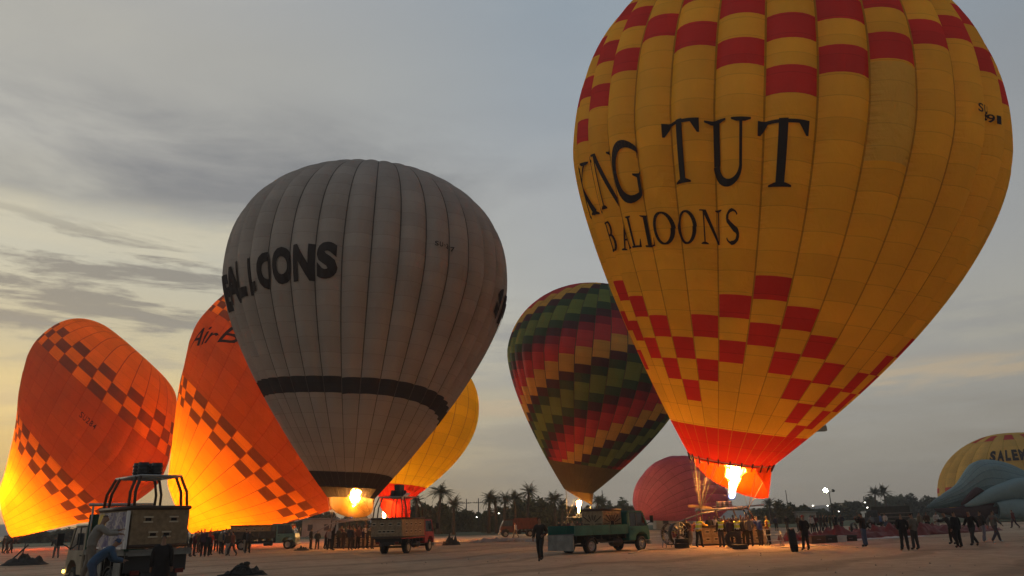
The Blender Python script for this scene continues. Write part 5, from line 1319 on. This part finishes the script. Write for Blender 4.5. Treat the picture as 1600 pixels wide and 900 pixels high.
# ------------------------------------------------------------------ vegetation behind the field
M_TRUNK = mat('tree_bark', (.07, .05, .035), .95, bump=.5, bscale=8)
def leafmat(name, a, b_):
    m = bpy.data.materials.new(name); m.use_nodes = True; t = m.node_tree; b = t.nodes['Principled BSDF']; b.inputs['Roughness'].default_value = .75; b.inputs['Specular IOR Level'].default_value = .2
    tc = N(t, 'ShaderNodeTexCoord'); n = N(t, 'ShaderNodeTexNoise', _2=.9, _3=3.0); t.links.new(tc.outputs['Object'], n.inputs[0])
    t.links.new(ramp(t, [(.35, a), (.65, b_)], n.outputs[0]), b.inputs['Base Color']); return m
M_LEAF = leafmat('dusty_foliage', (.032, .040, .018), (.075, .085, .038))
M_FROND = leafmat('palm_fronds', (.035, .042, .018), (.085, .085, .038))
def palm_crown(seed, nf=34, R=2.6, droop=1.0):
    rr = random.Random(seed); b = MB(); vs = []; fs = []
    for i in range(nf):
        a = rr.uniform(0, 2*PI); el = rr.uniform(-.5, 1.25); L = R*rr.uniform(.8, 1.1); pts = []
        d = Vector((math.cos(a)*math.cos(el), math.sin(a)*math.cos(el), math.sin(el))); p = Vector((0, 0, 0))
        for k in range(8):
            pts.append(p.copy()); p = p+d*(L/7); d = (d+Vector((0, 0, -.20*droop))).normalized()
        side = Vector((-math.sin(a), math.cos(a), 0))
        for k in range(1, 8):
            for s in (-1, 1):
                for q in (0, .5):
                    o = pts[k-1].lerp(pts[k], q+.25); ln = .62*math.sin(min(1, (k+q)/7*1.1+.12)*PI)**.6*R/2.6; dr = (pts[k]-pts[k-1]).normalized()
                    tip = o+(side*s*.8+dr*.65+Vector((0, 0, -.30+rr.uniform(-.15, .1)))).normalized()*ln
                    n = len(vs); w = dr*.075; vs += [o-w, o+w, tip]; fs.append((n, n+1, n+2))
        n = len(vs)
        for k in range(8): vs += [pts[k]+side*.03, pts[k]-side*.03]
        for k in range(7): fs.append((n+2*k, n+2*k+1, n+2*k+3, n+2*k+2))
    b.add(vs, fs, M_FROND); return b.mesh('crown')
PALM_CR = [palm_crown(1), palm_crown(2, 40, 3.0, 1.2), palm_crown(3, 26, 2.2, .8)]
def palm_trunk(h, lean, seed):
    rr = random.Random(seed); b = MB(); n = 9
    pts = [(lean*(k/n)**2, .12*math.sin(k*.9+seed), h*k/n) for k in range(n+1)]
    b.tube(pts, [.30-.10*(k/n)+(.07 if k in (0,) else 0) for k in range(n+1)], M_TRUNK, 8)
    for k in range(1, int(h*2.2)):
        z = k/2.2; f = z/h; x = lean*f*f; b.lathe([(.30-.10*f, -.05), (.36-.10*f, .06), (.29-.10*f, .1)], M_TRUNK, 8, Matrix.Translation((x, .12*math.sin(f*n*.9+seed), z)), 'Z')
    return b, pts[-1]
def palm(px, top_y, zc, label, ci=0, lean=0, sc=1.0):
    g = ground_at(px, zc); top = at(px, top_y, zc); cr_h = 1.2*sc; h = max(1.5, top[2]-cr_h)
    root = empty('palm_tree', (g[0], g[1], 0), 0, label, 'palm tree', 'palm trees behind the field')
    b, tp = palm_trunk(h, lean, ci+px % 7); b.build('trunk', root)
    c = link('crown', PALM_CR[ci], root); c.location = tp; c.scale = (sc*1.2, sc*1.2, sc*(.9+.05*(px % 5))); c.rotation_euler = (0, 0, px*.7)
def leaf_crown(seed, rx, ry, rz, n=1700, ls=.34):
    rr = random.Random(seed); b = MB(); vs = []; fs = []
    cl = []
    for k in range(15):
        a = rr.uniform(0, 2*PI); q = rr.uniform(.1, .75); cl.append((math.cos(a)*rx*q, math.sin(a)*ry*q, rz*rr.uniform(.1, 1.45), rr.uniform(.28, .5)))
    for i in range(n):
        c = rr.choice(cl); u = Vector((rr.gauss(0, 1), rr.gauss(0, 1), rr.gauss(0, 1))).normalized()*(rr.random()**.35)
        p = Vector((c[0]+u.x*rx*c[3], c[1]+u.y*ry*c[3], max(.1, c[2]+u.z*rz*c[3]*1.1)))
        d = Vector((rr.gauss(0, 1), rr.gauss(0, 1), rr.gauss(0, .7))).normalized(); e = d.orthogonal().normalized(); s_ = ls*rr.uniform(.6, 1.4)
        k = len(vs); vs += [p-d*s_, p+e*s_*.45, p+d*s_, p-e*s_*.45]; fs.append((k, k+1, k+2, k+3))
    b.add(vs, fs, M_LEAF); return b.mesh('crown')
TREE_CR = [leaf_crown(11, 3.2, 3.2, 2.3, 2600, .36), leaf_crown(12, 4.0, 3.4, 2.0, 2600, .38), leaf_crown(13, 2.6, 2.6, 3.0, 2600, .34)]
def tree(px, top_y, zc, wpx, label, ci=0, bottom=.35):
    g = ground_at(px, zc); H = max(2, at(px, top_y, zc)[2]); w = wpx/F*zc
    root = empty('tree', (g[0], g[1], 0), 0, label, 'tree', 'broadleaf trees behind the field')
    rr = random.Random(px); b = MB(); b.tube([(0, 0, 0), (.1, 0, H*.25), (-.05, .1, H*.45), (.05, 0, H*.75)], [.28, .22, .17, .06], M_TRUNK, 7)
    for k in range(6):
        a = rr.uniform(0, 2*PI); z = H*rr.uniform(.25, .5); b.tube([(0, 0, z), (math.cos(a)*w*.15, math.sin(a)*w*.15, z+H*.13), (math.cos(a)*w*.32, math.sin(a)*w*.32, z+H*.3)], [.11, .08, .03], M_TRUNK, 5)
    b.build('trunk', root)
    w *= 1.35; me = TREE_CR[ci]; hz = (2.3, 2.0, 3.0)[ci]*1.75; rx = (3.2, 4.0, 2.6)[ci]*1.1
    c = link('crown', me, root); c.location = (0, 0, H*bottom*.5); c.scale = (w/2/rx, w/2/rx, (H-H*bottom*.5)/hz); c.rotation_euler = (0, 0, px)
for a in ((650, 772, 128, 'palm half hidden by the yellow balloon edge', 0, 0, .9), (685, 757, 125, 'tallest palm left of the power poles, rising from dark shrubs', 1, .4, 1.05), (709, 778, 118, 'short bushy palm just right of the tallest one', 0, 0, .95), (764, 768, 122, 'thin palm with fan crown left of its twin', 0, .2, .85), (776, 770, 123, 'thin palm twin standing right of its neighbour', 1, -.2, .75), (788, 771, 128, 'round headed palm between the twins and the big clump', 0, .3, .8),
          (806, 768, 122, 'spiky palm left of the tall clump', 1, 0, .9), (824, 758, 126, 'tall palm above the dark clump behind the red lorry', 0, .5, .85), (868, 771, 130, 'palm left of the rainbow balloon mouth', 1, 0, .95), (880, 779, 130, 'small palm touching the rainbow balloon mouth', 0, 0, .8), (934, 774, 140, 'palm right of the rainbow balloon mouth', 1, .3, .8), (944, 778, 142, 'lower palm behind the turquoise truck', 0, 0, .75),
          (1120, 772, 150, 'palm behind the rose pink balloon', 1, .6, 1.05), (1206, 778, 150, 'flat layered palm left of the round bush', 0, 0, .9), (1372, 761, 190, 'slim tall palm, left of the pair on the right', 2, .3, 1.25), (1389, 759, 188, 'slim tall palm, right of the pair on the right', 2, -.2, 1.3)):
    palm(*a)
tr = [(668, 783, 132, 46), (690, 786, 129, 34), (728, 797, 150, 26), (745, 800, 160, 30), (762, 796, 135, 26), (800, 788, 134, 34), (818, 779, 132, 44), (838, 779, 131, 40), (856, 783, 133, 38), (885, 790, 140, 34), (915, 789, 150, 30), (962, 781, 160, 36), (985, 788, 170, 30),
      (1188, 793, 165, 36), (1230, 783, 150, 32), (1247, 790, 165, 26), (1262, 786, 160, 24), (1283, 795, 175, 30), (1318, 787, 200, 36), (1336, 783, 215, 34), (1357, 790, 190, 30), (1366, 775, 230, 32), (1402, 774, 235, 40), (1424, 777, 235, 34), (1443, 773, 235, 36), (1462, 777, 230, 34), (1480, 779, 225, 36),
      (493, 797, 150, 30), (514, 800, 150, 34), (538, 801, 155, 34), (562, 804, 150, 36), (470, 808, 150, 30), (440, 813, 150, 34), (405, 815, 155, 34), (370, 817, 150, 34), (335, 820, 150, 34), (60, 829, 150, 44), (95, 826, 150, 44), (128, 823, 150, 44), (175, 820, 150, 44), (215, 816, 150, 44), (25, 834, 150, 40)]
tr += [(657, 789, 138, 34), (679, 792, 136, 34), (700, 795, 142, 30), (716, 799, 150, 28), (737, 802, 155, 26), (754, 800, 150, 26), (772, 796, 145, 30), (784, 793, 139, 30), (796, 790, 142, 32), (828, 786, 138, 36), (848, 786, 139, 34), (872, 788, 143, 34), (899, 793, 146, 32), (930, 790, 150, 34), (947, 789, 155, 34), (974, 790, 160, 32), (1200, 794, 160, 34), (1215, 795, 170, 30), (1272, 795, 170, 30), (1296, 797, 180, 30)]
kinds = ['dark rounded tree', 'broad low tree', 'upright leafy tree']
def where(px):
    if px < 110: return 'under the far left orange balloon'
    if px < 240: return 'behind the near cream truck'
    if px < 480: return 'under the leaning orange balloon'
    if px < 600: return 'behind the grey balloon basket'
    if px < 720: return 'among palms right of the plain yellow balloon'
    if px < 780: return 'near the two power poles'
    if px < 870: return 'in the dark clump behind the red lorry'
    if px < 1000: return 'between the rainbow and pink balloons'
    if px < 1300: return 'right of the lit basket'
    if px < 1360: return 'right of the floodlight post'
    return 'in the hazy row left of the blue balloon'
order = ['first', 'second', 'third', 'fourth', 'fifth', 'sixth', 'seventh', 'eighth', 'ninth', 'tenth', 'eleventh', 'twelfth', 'thirteenth', 'fourteenth']
cnt = {}
for i, (px, ty, zc, w) in enumerate(sorted(tr)):
    wh = where(px); k = cnt.get(wh, 0); cnt[wh] = k+1
    tree(px, ty, zc, w, '%s %s, %s from the left' % (kinds[i % 3], wh, order[k]), i % 3, .0)

# ------------------------------------------------------------------ poles, floodlight, buildings, lights
def pole(px, top_y, zc, label, cross=True):
    g = ground_at(px, zc); H = at(px, top_y, zc)[2]; r = empty('utility_pole', (g[0], g[1], 0), 0, label, 'utility pole', 'poles behind the field')
    b = MB(); b.tube([(0, 0, 0), (0, 0, H)], [.16, .10], M_DARKMETAL, 8); b.build('pole', r)
    if cross:
        b = MB(); b.box((-1.1, -.05, H-1.0), (1.1, .05, H-.88), M_DARKMETAL)
        for x in (-1, -.4, .4, 1): b.lathe([(.05, 0), (.07, .08), (.04, .18)], M_DARKMETAL, 6, Matrix.Translation((x, 0, H-.88)), 'Z')
        b.build('crossarm', r)
    return r, H
a_, h1 = pole(729, 779, 170, 'power pole left of its taller neighbour near the palms')
b_, h2 = pole(748, 778, 165, 'power pole right of its neighbour near the palms')
pole(1234, 765, 210, 'faint mast above the round bush', False); pole(944, 765, 210, 'faint mast right of the rainbow balloon', False); pole(1303, 790, 150, 'short post behind the floodlight', False)
w = MB(); 
for dx in (-.9, .9):
    P0 = Vector((a_.location.x+dx, a_.location.y, h1-.75)); P1 = Vector((b_.location.x+dx, b_.location.y, h2-.75)); P2 = P0+(P0-P1)*2
    for A1, B1 in ((P0, P1), (P2, P0)): w.tube([A1.lerp(B1, t)-Vector((0, 0, 1.2*t*(1-t))) for t in (0, .25, .5, .75, 1)], .03, M_DARKMETAL, 4)
o = w.build('power_line'); prop(o, 'thin sagging wires strung between the two power poles', 'power line')
g = ground_at(1303, 138); H = at(1301, 768, 138)[2]
fl = empty('floodlight_post', (g[0], g[1], 0), 0, 'lit floodlight on a tall post above the middle distance crowd', 'floodlight')
b = MB(); b.tube([(0, 0, 0), (0, 0, H)], [.14, .08], M_DARKMETAL, 8); b.tube([(-.9, 0, H-.1), (.9, 0, H+.05)], .05, M_DARKMETAL, 6); b.build('pole', fl)
b = MB(); M = Matrix.Translation((-.7, -.05, H+.25)) @ Matrix.Rotation(rad(70), 4, 'X'); b.lathe([(.12, -.2), (.42, .10), (.45, .16)], M_DARKMETAL, 16, M, 'Z'); lampb = b.build('lamp_head', fl)
b = MB(); b.lathe([(0, .20), (.25, .18), (.42, .12), (.42, .08), (0, .08)], emis('floodlight_lens', (.90, 1, .62), 60), 16, M, 'Z'); b.build('lens', lampb)
b = MB(); b.lathe([(.10, -.15), (.3, .08), (.32, .14), (0, .14)], M_DARKMETAL, 12, Matrix.Translation((.75, 0, H+.15)) @ Matrix.Rotation(rad(60), 4, 'X'), 'Z'); b.build('unlit_lamp_head', fl)
def small_light(px, py, zc, label, col=(1, .95, .8), st=14, r=.28):
    p = at(px, py, zc); e = empty('street_lamp', (p[0], p[1], 0), 0, label, 'street lamp', 'small lamps in the distance')
    b = MB(); b.tube([(0, 0, 0), (0, 0, p[2])], [.09, .06], M_DARKMETAL, 6); b.tube([(0, 0, p[2]), (-.4, -.2, p[2]+.12)], .05, M_DARKMETAL, 5); b.build('pole', e)
    b = MB(); b.lathe([(0, -r*.5), (r*.7, -r*.3), (r, 0), (r*.6, r*.35), (0, r*.4)], emis('lamp_glow_%d' % st, col, st), 10, Matrix.Translation((-.4, -.2, p[2])), 'Z'); b.build('lamp_globe', e)
for a in ((1272, 790, 200, 'small white lamp left of the floodlight post'), (1295, 790, 200, 'small white lamp just under the floodlight'), (1353, 785, 220, 'small lamp on the building side by the slim palms'), (1357, 793, 180, 'dim low lamp under the building lamp'), (1313, 799, 160, 'tiny low lamp above the middle crowd'), (748, 808, 150, 'small bright lamp between the power poles and palms'), (783, 802, 130, 'tiny lamp at the left end of the dark red lorry')):
    small_light(*a, st=8, r=.22 if a[2] > 170 else .13)
M_WALL = mat('pale_plaster', (.34, .30, .25), .9, var=.2, vscale=.4); M_WIN = mat('window_dark', (.03, .03, .035), .3)
def building(px, py_top, zc, w, d, label, rz=0, stories=1, roof=True):
    g = ground_at(px, zc); H = at(px, py_top, zc)[2]; r = empty('building', (g[0], g[1], 0), rz, label, 'building', 'low buildings beyond the field')
    b = MB(); b.box((-w/2, -d/2, 0), (w/2, d/2, H), M_WALL); b.build('wall', r)
    b = MB(); b.bevel_box((-w/2-.3, -d/2-.3, H), (w/2+.3, d/2+.3, H+.25), mat('roof_slab', (.22, .2, .18), .9), .05); b.build('roof', r)
    nw = max(2, int(w/2.5))
    for st in range(stories):
        z = H*(st+.35)/stories
        for i in range(nw):
            x = -w/2+w*(i+.5)/nw; q = MB(); q.box((x-.5, -d/2-.04, z), (x+.5, -d/2+.002, z+min(1.2, H*.4/stories)), mat('window_frame', (.2, .17, .14), .8)); f = q.build('window', r)
            q = MB(); q.box((x-.42, -d/2-.06, z+.08), (x+.42, -d/2-.041, z+min(1.2, H*.4/stories)-.08), M_WIN); q.build('pane', f)
building(1345, 786, 240, 11, 8, 'pale building with a lit terrace left of the slim palms', .1, 1)
building(1256, 801, 150, 4, 4, 'low pale hut behind the standing tyre', 0, 1); building(1052, 803, 122, 6, 3.5, 'low dark shed before the rose pink balloon', 0, 1)
building(735, 806, 170, 12, 6, 'low wall of huts between palms and power poles', 0, 1); building(500, 812, 140, 6, 5, 'low pale hut left of the grey balloon basket', .1, 1)

# vehicles parked far right
loc = ground_at(1384, 88)
truck('flatbed_truck', 'dark pickup with a tall covered load left of the stacked pallets', (loc[0], loc[1], 0), rad(178), mat('dusty_dark_paint', (.06, .06, .065), .6), P_DARKBOARD, L=5.4, side_h=1.5)
def pallet(x, y, z, rz, label, w=3.0, d=1.4, h=.42):
    r = empty('bench_rack', (x, y, z), rz, label, 'rack', 'stacked racks on the right')
    b = MB()
    for s in (-1, 1):
        for q in (-.98, 0, .98): b.box((q*w/2-.05, s*d/2-.05, 0), (q*w/2+.05, s*d/2+.05, h-.06), M_DARKMETAL)
    for s in (-1, 1): b.box((-w/2-.05, s*d/2-.03, h-.14), (w/2+.05, s*d/2+.03, h-.065), M_DARKMETAL)
    b.build('frame', r)
    for k in range(4): q = MB(); y0 = -d/2+k*d/4+.03; q.box((-w/2, y0, h-.06), (w/2, y0+d/4-.08, h-.002), mat('bleached_plank', (.26, .21, .16), .85, var=.2)); q.build('slat', r)
g = ground_at(1404, 84)
for i in range(4): pallet(g[0], g[1], .02+i*.42, .05, ['lowest rack of the plank stack right of the pickup', 'second rack up in the plank stack right of the pickup', 'third rack up in the plank stack right of the pickup', 'topmost rack of the plank stack right of the pickup'][i])

# ------------------------------------------------------------------ things on the ground
def tyre(name_label, pos, R=.45, w=.28, rot=None, parent=None, tread=True, inner=None):
    b = MB(); M = Matrix.Translation(pos) @ (rot or Matrix.Identity(4)); ri = inner or R*.56
    b.lathe([(ri, -w*.42), (R*.84, -w/2), (R*.97, -w*.45), (R, -w*.3), (R, w*.3), (R*.97, w*.45), (R*.84, w/2), (ri, w*.42), (ri-.02, 0)], M_RUBBER, 32, Matrix.Identity(4), 'Y', True, True)
    if tread:
        for k in range(32):
            Mk = Matrix.Rotation(2*PI*k/32, 4, 'Y'); b.box((-.03, -w*.44, R-.01), (.03, -w*.06, R+.018), M_RUBBER, Mk); b.box((-.0, w*.06, R-.01), (.06, w*.44, R+.018), M_RUBBER, Mk)
    o = b.build('tyre'); o.matrix_world = M; prop(o, name_label, 'tyre', 'old tyres used as weights'); return o
flat = Matrix.Rotation(PI/2, 4, 'X')
g = ground_at(1241, 36.4); tyre('big black tyre standing on edge alone right of the lit basket', (g[0], g[1], .53), .53, .36, Matrix.Rotation(rad(-4), 4, 'Y') @ Matrix.Rotation(rad(73), 4, 'Z'))
g = ground_at(1157, 40.5); tyre('black tyre lying flat in front of the lit basket', (g[0], g[1], .13), .40, .24, flat)
g = ground_at(1066, 43.5); tyre('lower tyre of the pair lying left of the lit basket', (g[0], g[1], .15), .42, .26, flat)
tyre('upper tyre of the pair lying left of the lit basket', (g[0]+.04, g[1], .43), .40, .24, flat)
g = ground_at(1147, 42.6); tyre('grey tyre leaning upright against the front of the lit basket', (g[0], g[1], .45), .45, .22, Matrix.Rotation(rad(-12), 4, 'X'), inner=.2)
def fan(px, zc, label, rz=0, sc=1.0):
    g = ground_at(px, zc); r = empty('inflator_fan', (g[0], g[1], 0), rz, label, 'inflator fan', 'inflator fans'); r.scale = (sc,)*3
    b = MB(); b.lathe([(.62, -.15), (.66, -.15), (.66, .15), (.62, .15)], M_DARKMETAL, 32, Matrix.Translation((0, 0, .82)), 'Y', True, True); b.build('shroud', r)
    b = MB()
    for q in (.2, .4, .6):
        b.tube([(q*math.cos(a), -.17, .82+q*math.sin(a)) for a in np.linspace(0, 2*PI, 25)], .008, M_STEEL, 4, cap=False)
    for a in np.linspace(0, PI, 7)[:-1]: b.tube([(-.62*math.cos(a), -.17, .82-.62*math.sin(a)), (.62*math.cos(a), -.17, .82+.62*math.sin(a))], .008, M_STEEL, 4)
    b.build('guard', r)
    for k in range(4):
        q = MB(); M = Matrix.Translation((0, 0, .82)) @ Matrix.Rotation(k*PI/2+.4, 4, 'Y') @ Matrix.Rotation(.5, 4, 'Z'); q.box((-.08, -.01, .06), (.08, .01, .58), M_LEATHER, M); q.build('blade', r)
    b = MB(); b.bevel_box((-.2, .1, .6), (.2, .55, .98), mat('red_engine_paint', (.28, .03, .02), .5), .05); b.build('engine', r)
    b = MB()
    for x in (-.5, .5): b.tube([(x, -.25, 0), (x, -.2, .35), (x*.6, .0, .5), (x, .6, .35), (x, .65, 0)], .025, M_STEEL)
    b.tube([(-.5, -.2, .35), (.5, -.2, .35)], .025, M_STEEL); b.build('stand', r)
fan(1062, 44.6, 'inflator fan with round guard left of the lit basket', rad(25), 1.0); fan(1049, 45.2, 'inflator fan lying back behind the other one', rad(-50), .95); fan(1336, 60, 'inflator fan beside the collapsed red fabric', rad(40), .7)
g = ground_at(1211, 43.6)
st = empty('metal_steps', (g[0], g[1], 0), rad(-4), 'grey metal steps at the right end of the lit basket', 'steps')
b = MB()
for s in (-.45, .45):
    b.tube([(s, -.35, 0), (s, -.35, .3)], .02, M_STEEL); b.tube([(s, .0, 0), (s, 0, .62)], .02, M_STEEL); b.tube([(s, .4, 0), (s, .4, .95)], .02, M_STEEL); b.tube([(s, -.35, .3), (s, .4, .95)], .02, M_STEEL); b.tube([(s, -.35, .05), (s, .4, .05)], .02, M_STEEL)
b.build('frame', st)
for k in range(3): q = MB(); q.box((-.46, -.40+k*.37, .29+k*.32), (.46, -.12+k*.37, .32+k*.32), M_STEEL); q.build('tread', st)
# slack red envelope and hoses stretched over the sand behind the walkers
def cloth_strip(name, label, pts, wd, ht, m, seed=0, cat='fabric'):
    b = MB(); vs = []; fs = []; k = 12; n = len(pts)*8
    n *= 2; C_ = cr(np.array([[p[0], p[1], 0] for p in pts]), np.linspace(0, 1, n))
    for i in range(n):
        d = C_[min(i+1, n-1)]-C_[max(i-1, 0)]; d /= np.linalg.norm(d); s_ = np.array([-d[1], d[0], 0]); t = i/(n-1); e = math.sin(PI*min(1, max(0, t*1.0)))**.3+.02
        for j in range(k+1):
            a = PI*j/k; q = 1+.35*noise.noise(Vector((i*.22, j*.5, seed))); z = ht*math.sin(a)*e*(.35+1.7*abs(noise.noise(Vector((i*.21, j*.5, seed+4))))+.5*abs(noise.noise(Vector((i*.6, j*1.1, seed+9))))); vs.append(C_[i]+s_*wd*math.cos(a)*q*e+np.array([0, 0, max(.01, z)]))
    for i in range(n-1):
        for j in range(k): q = i*(k+1)+j; fs.append((q, q+1, q+k+2, q+k+1))
    b.add(vs, fs, m, True); o = b.build(name); prop(o, label, cat)
M_RDF = mat('slack_red_nylon', (.15, .022, .018), .6, bump=.8, bscale=2.5, var=.3, vscale=.8); M_WHF = mat('pale_ground_sheet', (.50, .46, .42), .8, bump=.4, bscale=3)
cloth_strip('slack_envelope', 'dark red balloon fabric stretched out in a long heap on the sand', [ground_at(x, z)[:2] for x, z in ((1215, 52), (1262, 52), (1310, 53), (1360, 55), (1410, 57), (1460, 59), (1515, 62), (1560, 66))], 1.0, .62, M_RDF, 1)
cloth_strip('slack_envelope', 'second red fabric heap behind the long one, before the plank stack', [ground_at(x, z)[:2] for x, z in ((1355, 62), (1400, 64), (1450, 66), (1500, 68))], 1.1, .55, M_RDF, 5)
cloth_strip('ground_sheet', 'pale ground sheet along the front of the red fabric heap', [ground_at(x, z)[:2] for x, z in ((1312, 48.5), (1350, 51), (1400, 53), (1450, 54.5))], .55, .06, M_WHF, 2)
cloth_strip('ground_sheet', 'pale ground cloth under the middle of the fabric heap by the dark boxes', [ground_at(x, z)[:2] for x, z in ((1240, 60), (1275, 61), (1308, 62))], .5, .05, M_WHF, 7)
cloth_strip('slack_envelope', 'pale crumpled fabric on the ground before the dark red lorry', [ground_at(x, z)[:2] for x, z in ((735, 68), (775, 70), (815, 69), (838, 66))], .9, .28, mat('dull_grey_nylon', (.26, .22, .2), .7, bump=.6, bscale=2), 9)
def crate(px, zc, w, h, label, m):
    g = ground_at(px, zc); o = empty('equipment_box', (g[0], g[1], 0), random.uniform(-.2, .2), label, 'box', 'boxes by the red fabric')
    b = MB(); b.bevel_box((-w/2, -.3, 0), (w/2, .3, h), m, .03); b.build('body', o); q = MB(); q.bevel_box((-w/2-.02, -.32, h), (w/2+.02, .32, h+.06), m, .015); q.build('lid', o)
    q = MB(); q.tube([(-.12, -.33, h*.6), (-.1, -.38, h*.6), (.1, -.38, h*.6), (.12, -.33, h*.6)], .012, M_STEEL, 5); q.build('handle', o)
crate(1277, 46, .9, .42, 'dark brown box at the left end of the fabric heap', mat('brown_case', (.08, .045, .03), .7)); crate(1293, 46.5, 1.1, .40, 'long dark box right of the brown box', mat('dark_case', (.03, .026, .024), .7)); crate(1310, 47, .9, .34, 'pale box under the fabric heap', M_WHF); crate(1326, 48, .9, .34, 'low dark box right of the pale box', mat('dark_case', (.03, .026, .024), .7))
# dark heap with hoop in the left foreground
def heap(px, zc, w, d, h, label, m, seed):
    g = ground_at(px, zc); r = empty('tarp_heap', (g[0], g[1], 0), 0, label, 'heap', 'heaps of gear on the sand'); b = MB(); vs = []; fs = []; nr, na = 10, 28
    for i in range(nr+1):
        t = i/nr
        for j in range(na):
            a = 2*PI*j/na; q = 1+.25*noise.noise(Vector((math.cos(a)*1.5, math.sin(a)*1.5, seed))); z = h*(1-t**1.6)**.9*(.35+1.5*abs(noise.noise(Vector((math.cos(a)*t*3.1+seed, math.sin(a)*t*3.1, seed))))+.5*noise.noise(Vector((math.cos(a)*t*2.5, math.sin(a)*t*2.5, seed+3))))
            vs.append((w/2*t*math.cos(a)*q, d/2*t*math.sin(a)*q, max(z, .01)+.03*math.sin(a*7+t*9)*t*(1-t)))
    for i in range(nr):
        for j in range(na): fs.append((i*na+j, i*na+(j+1) % na, (i+1)*na+(j+1) % na, (i+1)*na+j))
    b.add(vs, fs, m, True); b.build('tarp', r); return r
M_NET = mat('dark_netting', (.035, .03, .026), .9, bump=1, bscale=12, var=.4, vscale=6)
r = heap(380, 28.5, 1.7, 1.0, .42, 'dark heap of net and gear in the left foreground', M_NET, 2)
b = MB(); b.tube([(.05+.42*math.cos(a), -.40, .05+.30*max(0, math.sin(a))) for a in np.linspace(0, PI, 13)], .035, M_RUBBER, 8); b.build('hoop', r)
b = MB(); b.tube([(-.85, -.4, .04), (-.3, -.42, .10), (.2, -.46, .05), (.85, -.42, .12)], .03, M_RUBBER, 6); b.build('hose', r)
b = MB(); b.lathe([(0, -.08), (.10, -.06), (.13, 0), (.10, .06), (0, .08)], M_NET, 14, Matrix.Translation((.12, -.05, .44)), 'Z'); b.build('bundle', r)
r = heap(37, 44, 3.0, 1.6, .62, 'dark tarp heap with a pole leaning out at the far left', M_NET, 8)
b = MB(); b.tube([(-.9, -.2, .05), (.1, 0, 1.15)], .04, M_DARKMETAL, 6); b.tube([(-.2, 0, .5), (-.15, .1, 1.2)], .03, M_DARKMETAL, 6); b.build('pole', r)
r = heap(704, 62, 1.5, 1.2, .85, 'dark bundle standing right of the red flanked truck', M_NET, 4)
r = heap(472, 58, 1.4, .9, .28, 'small dark heap right of the teal cab truck', M_NET, 6)
# loose stones and crumbs of gravel over the sand
b = MB(); rr = random.Random(5); M_ST = mat('field_stones', (.22, .16, .115), .95, var=.3, vscale=5)
for k in range(900):
    y = 12+rr.random()**1.3*75; x = rr.uniform(-1, 1)*(8+y*.8); s_ = rr.uniform(.012, .05)
    vs = [(x+s_*rr.uniform(.7, 1.3)*math.cos(a), y+s_*rr.uniform(.7, 1.3)*math.sin(a), -.02) for a in (0, 1.57, 3.14, 4.71)]+[(x, y, s_*.8)]
    b.add(vs, [(0, 1, 4), (1, 2, 4), (2, 3, 4), (3, 0, 4)], M_ST)
prop(b.build('gravel'), kind='stuff')

# ropes and hoses left lying on the sand
def ground_line(label, pts, r, m, cat):
    C_ = cr(np.array([list(ground_at(x, z)) for x, z in pts]), np.linspace(0, 1, len(pts)*6)); b = MB()
    b.tube([(p[0]+.08*math.sin(i*1.3), p[1]+.10*math.sin(i*.9), .05+r) for i, p in enumerate(C_)], r, m, 6); o = b.build('ground_rope' if cat == 'rope' else 'hose'); prop(o, label, cat)
ground_line('pale rope running over the sand from the lit basket toward the turquoise truck', [(1090, 42), (1050, 40), (1012, 41.5), (985, 37)], .025, M_ROPE, 'rope')
ground_line('pale rope trailing right from the lit basket past the standing tyre', [(1200, 42.5), (1235, 39), (1290, 40.5), (1345, 37)], .025, M_ROPE, 'rope')

# ------------------------------------------------------------------ morning haze over the field
hz = MB(); mv = bpy.data.materials.new('thin_haze'); mv.use_nodes = True; t = mv.node_tree; t.nodes.clear()
pv = N(t, 'ShaderNodeVolumePrincipled'); pv.inputs['Color'].default_value = (.86, .86, .88, 1); pv.inputs['Density'].default_value = .0006; pv.inputs['Anisotropy'].default_value = .3
ov = N(t, 'ShaderNodeOutputMaterial'); t.links.new(pv.outputs[0], ov.inputs['Volume'])
hz.box((-1500, -60, -3.5), (1500, 1120, 62), mv); o = hz.build('haze'); prop(o, kind='stuff')
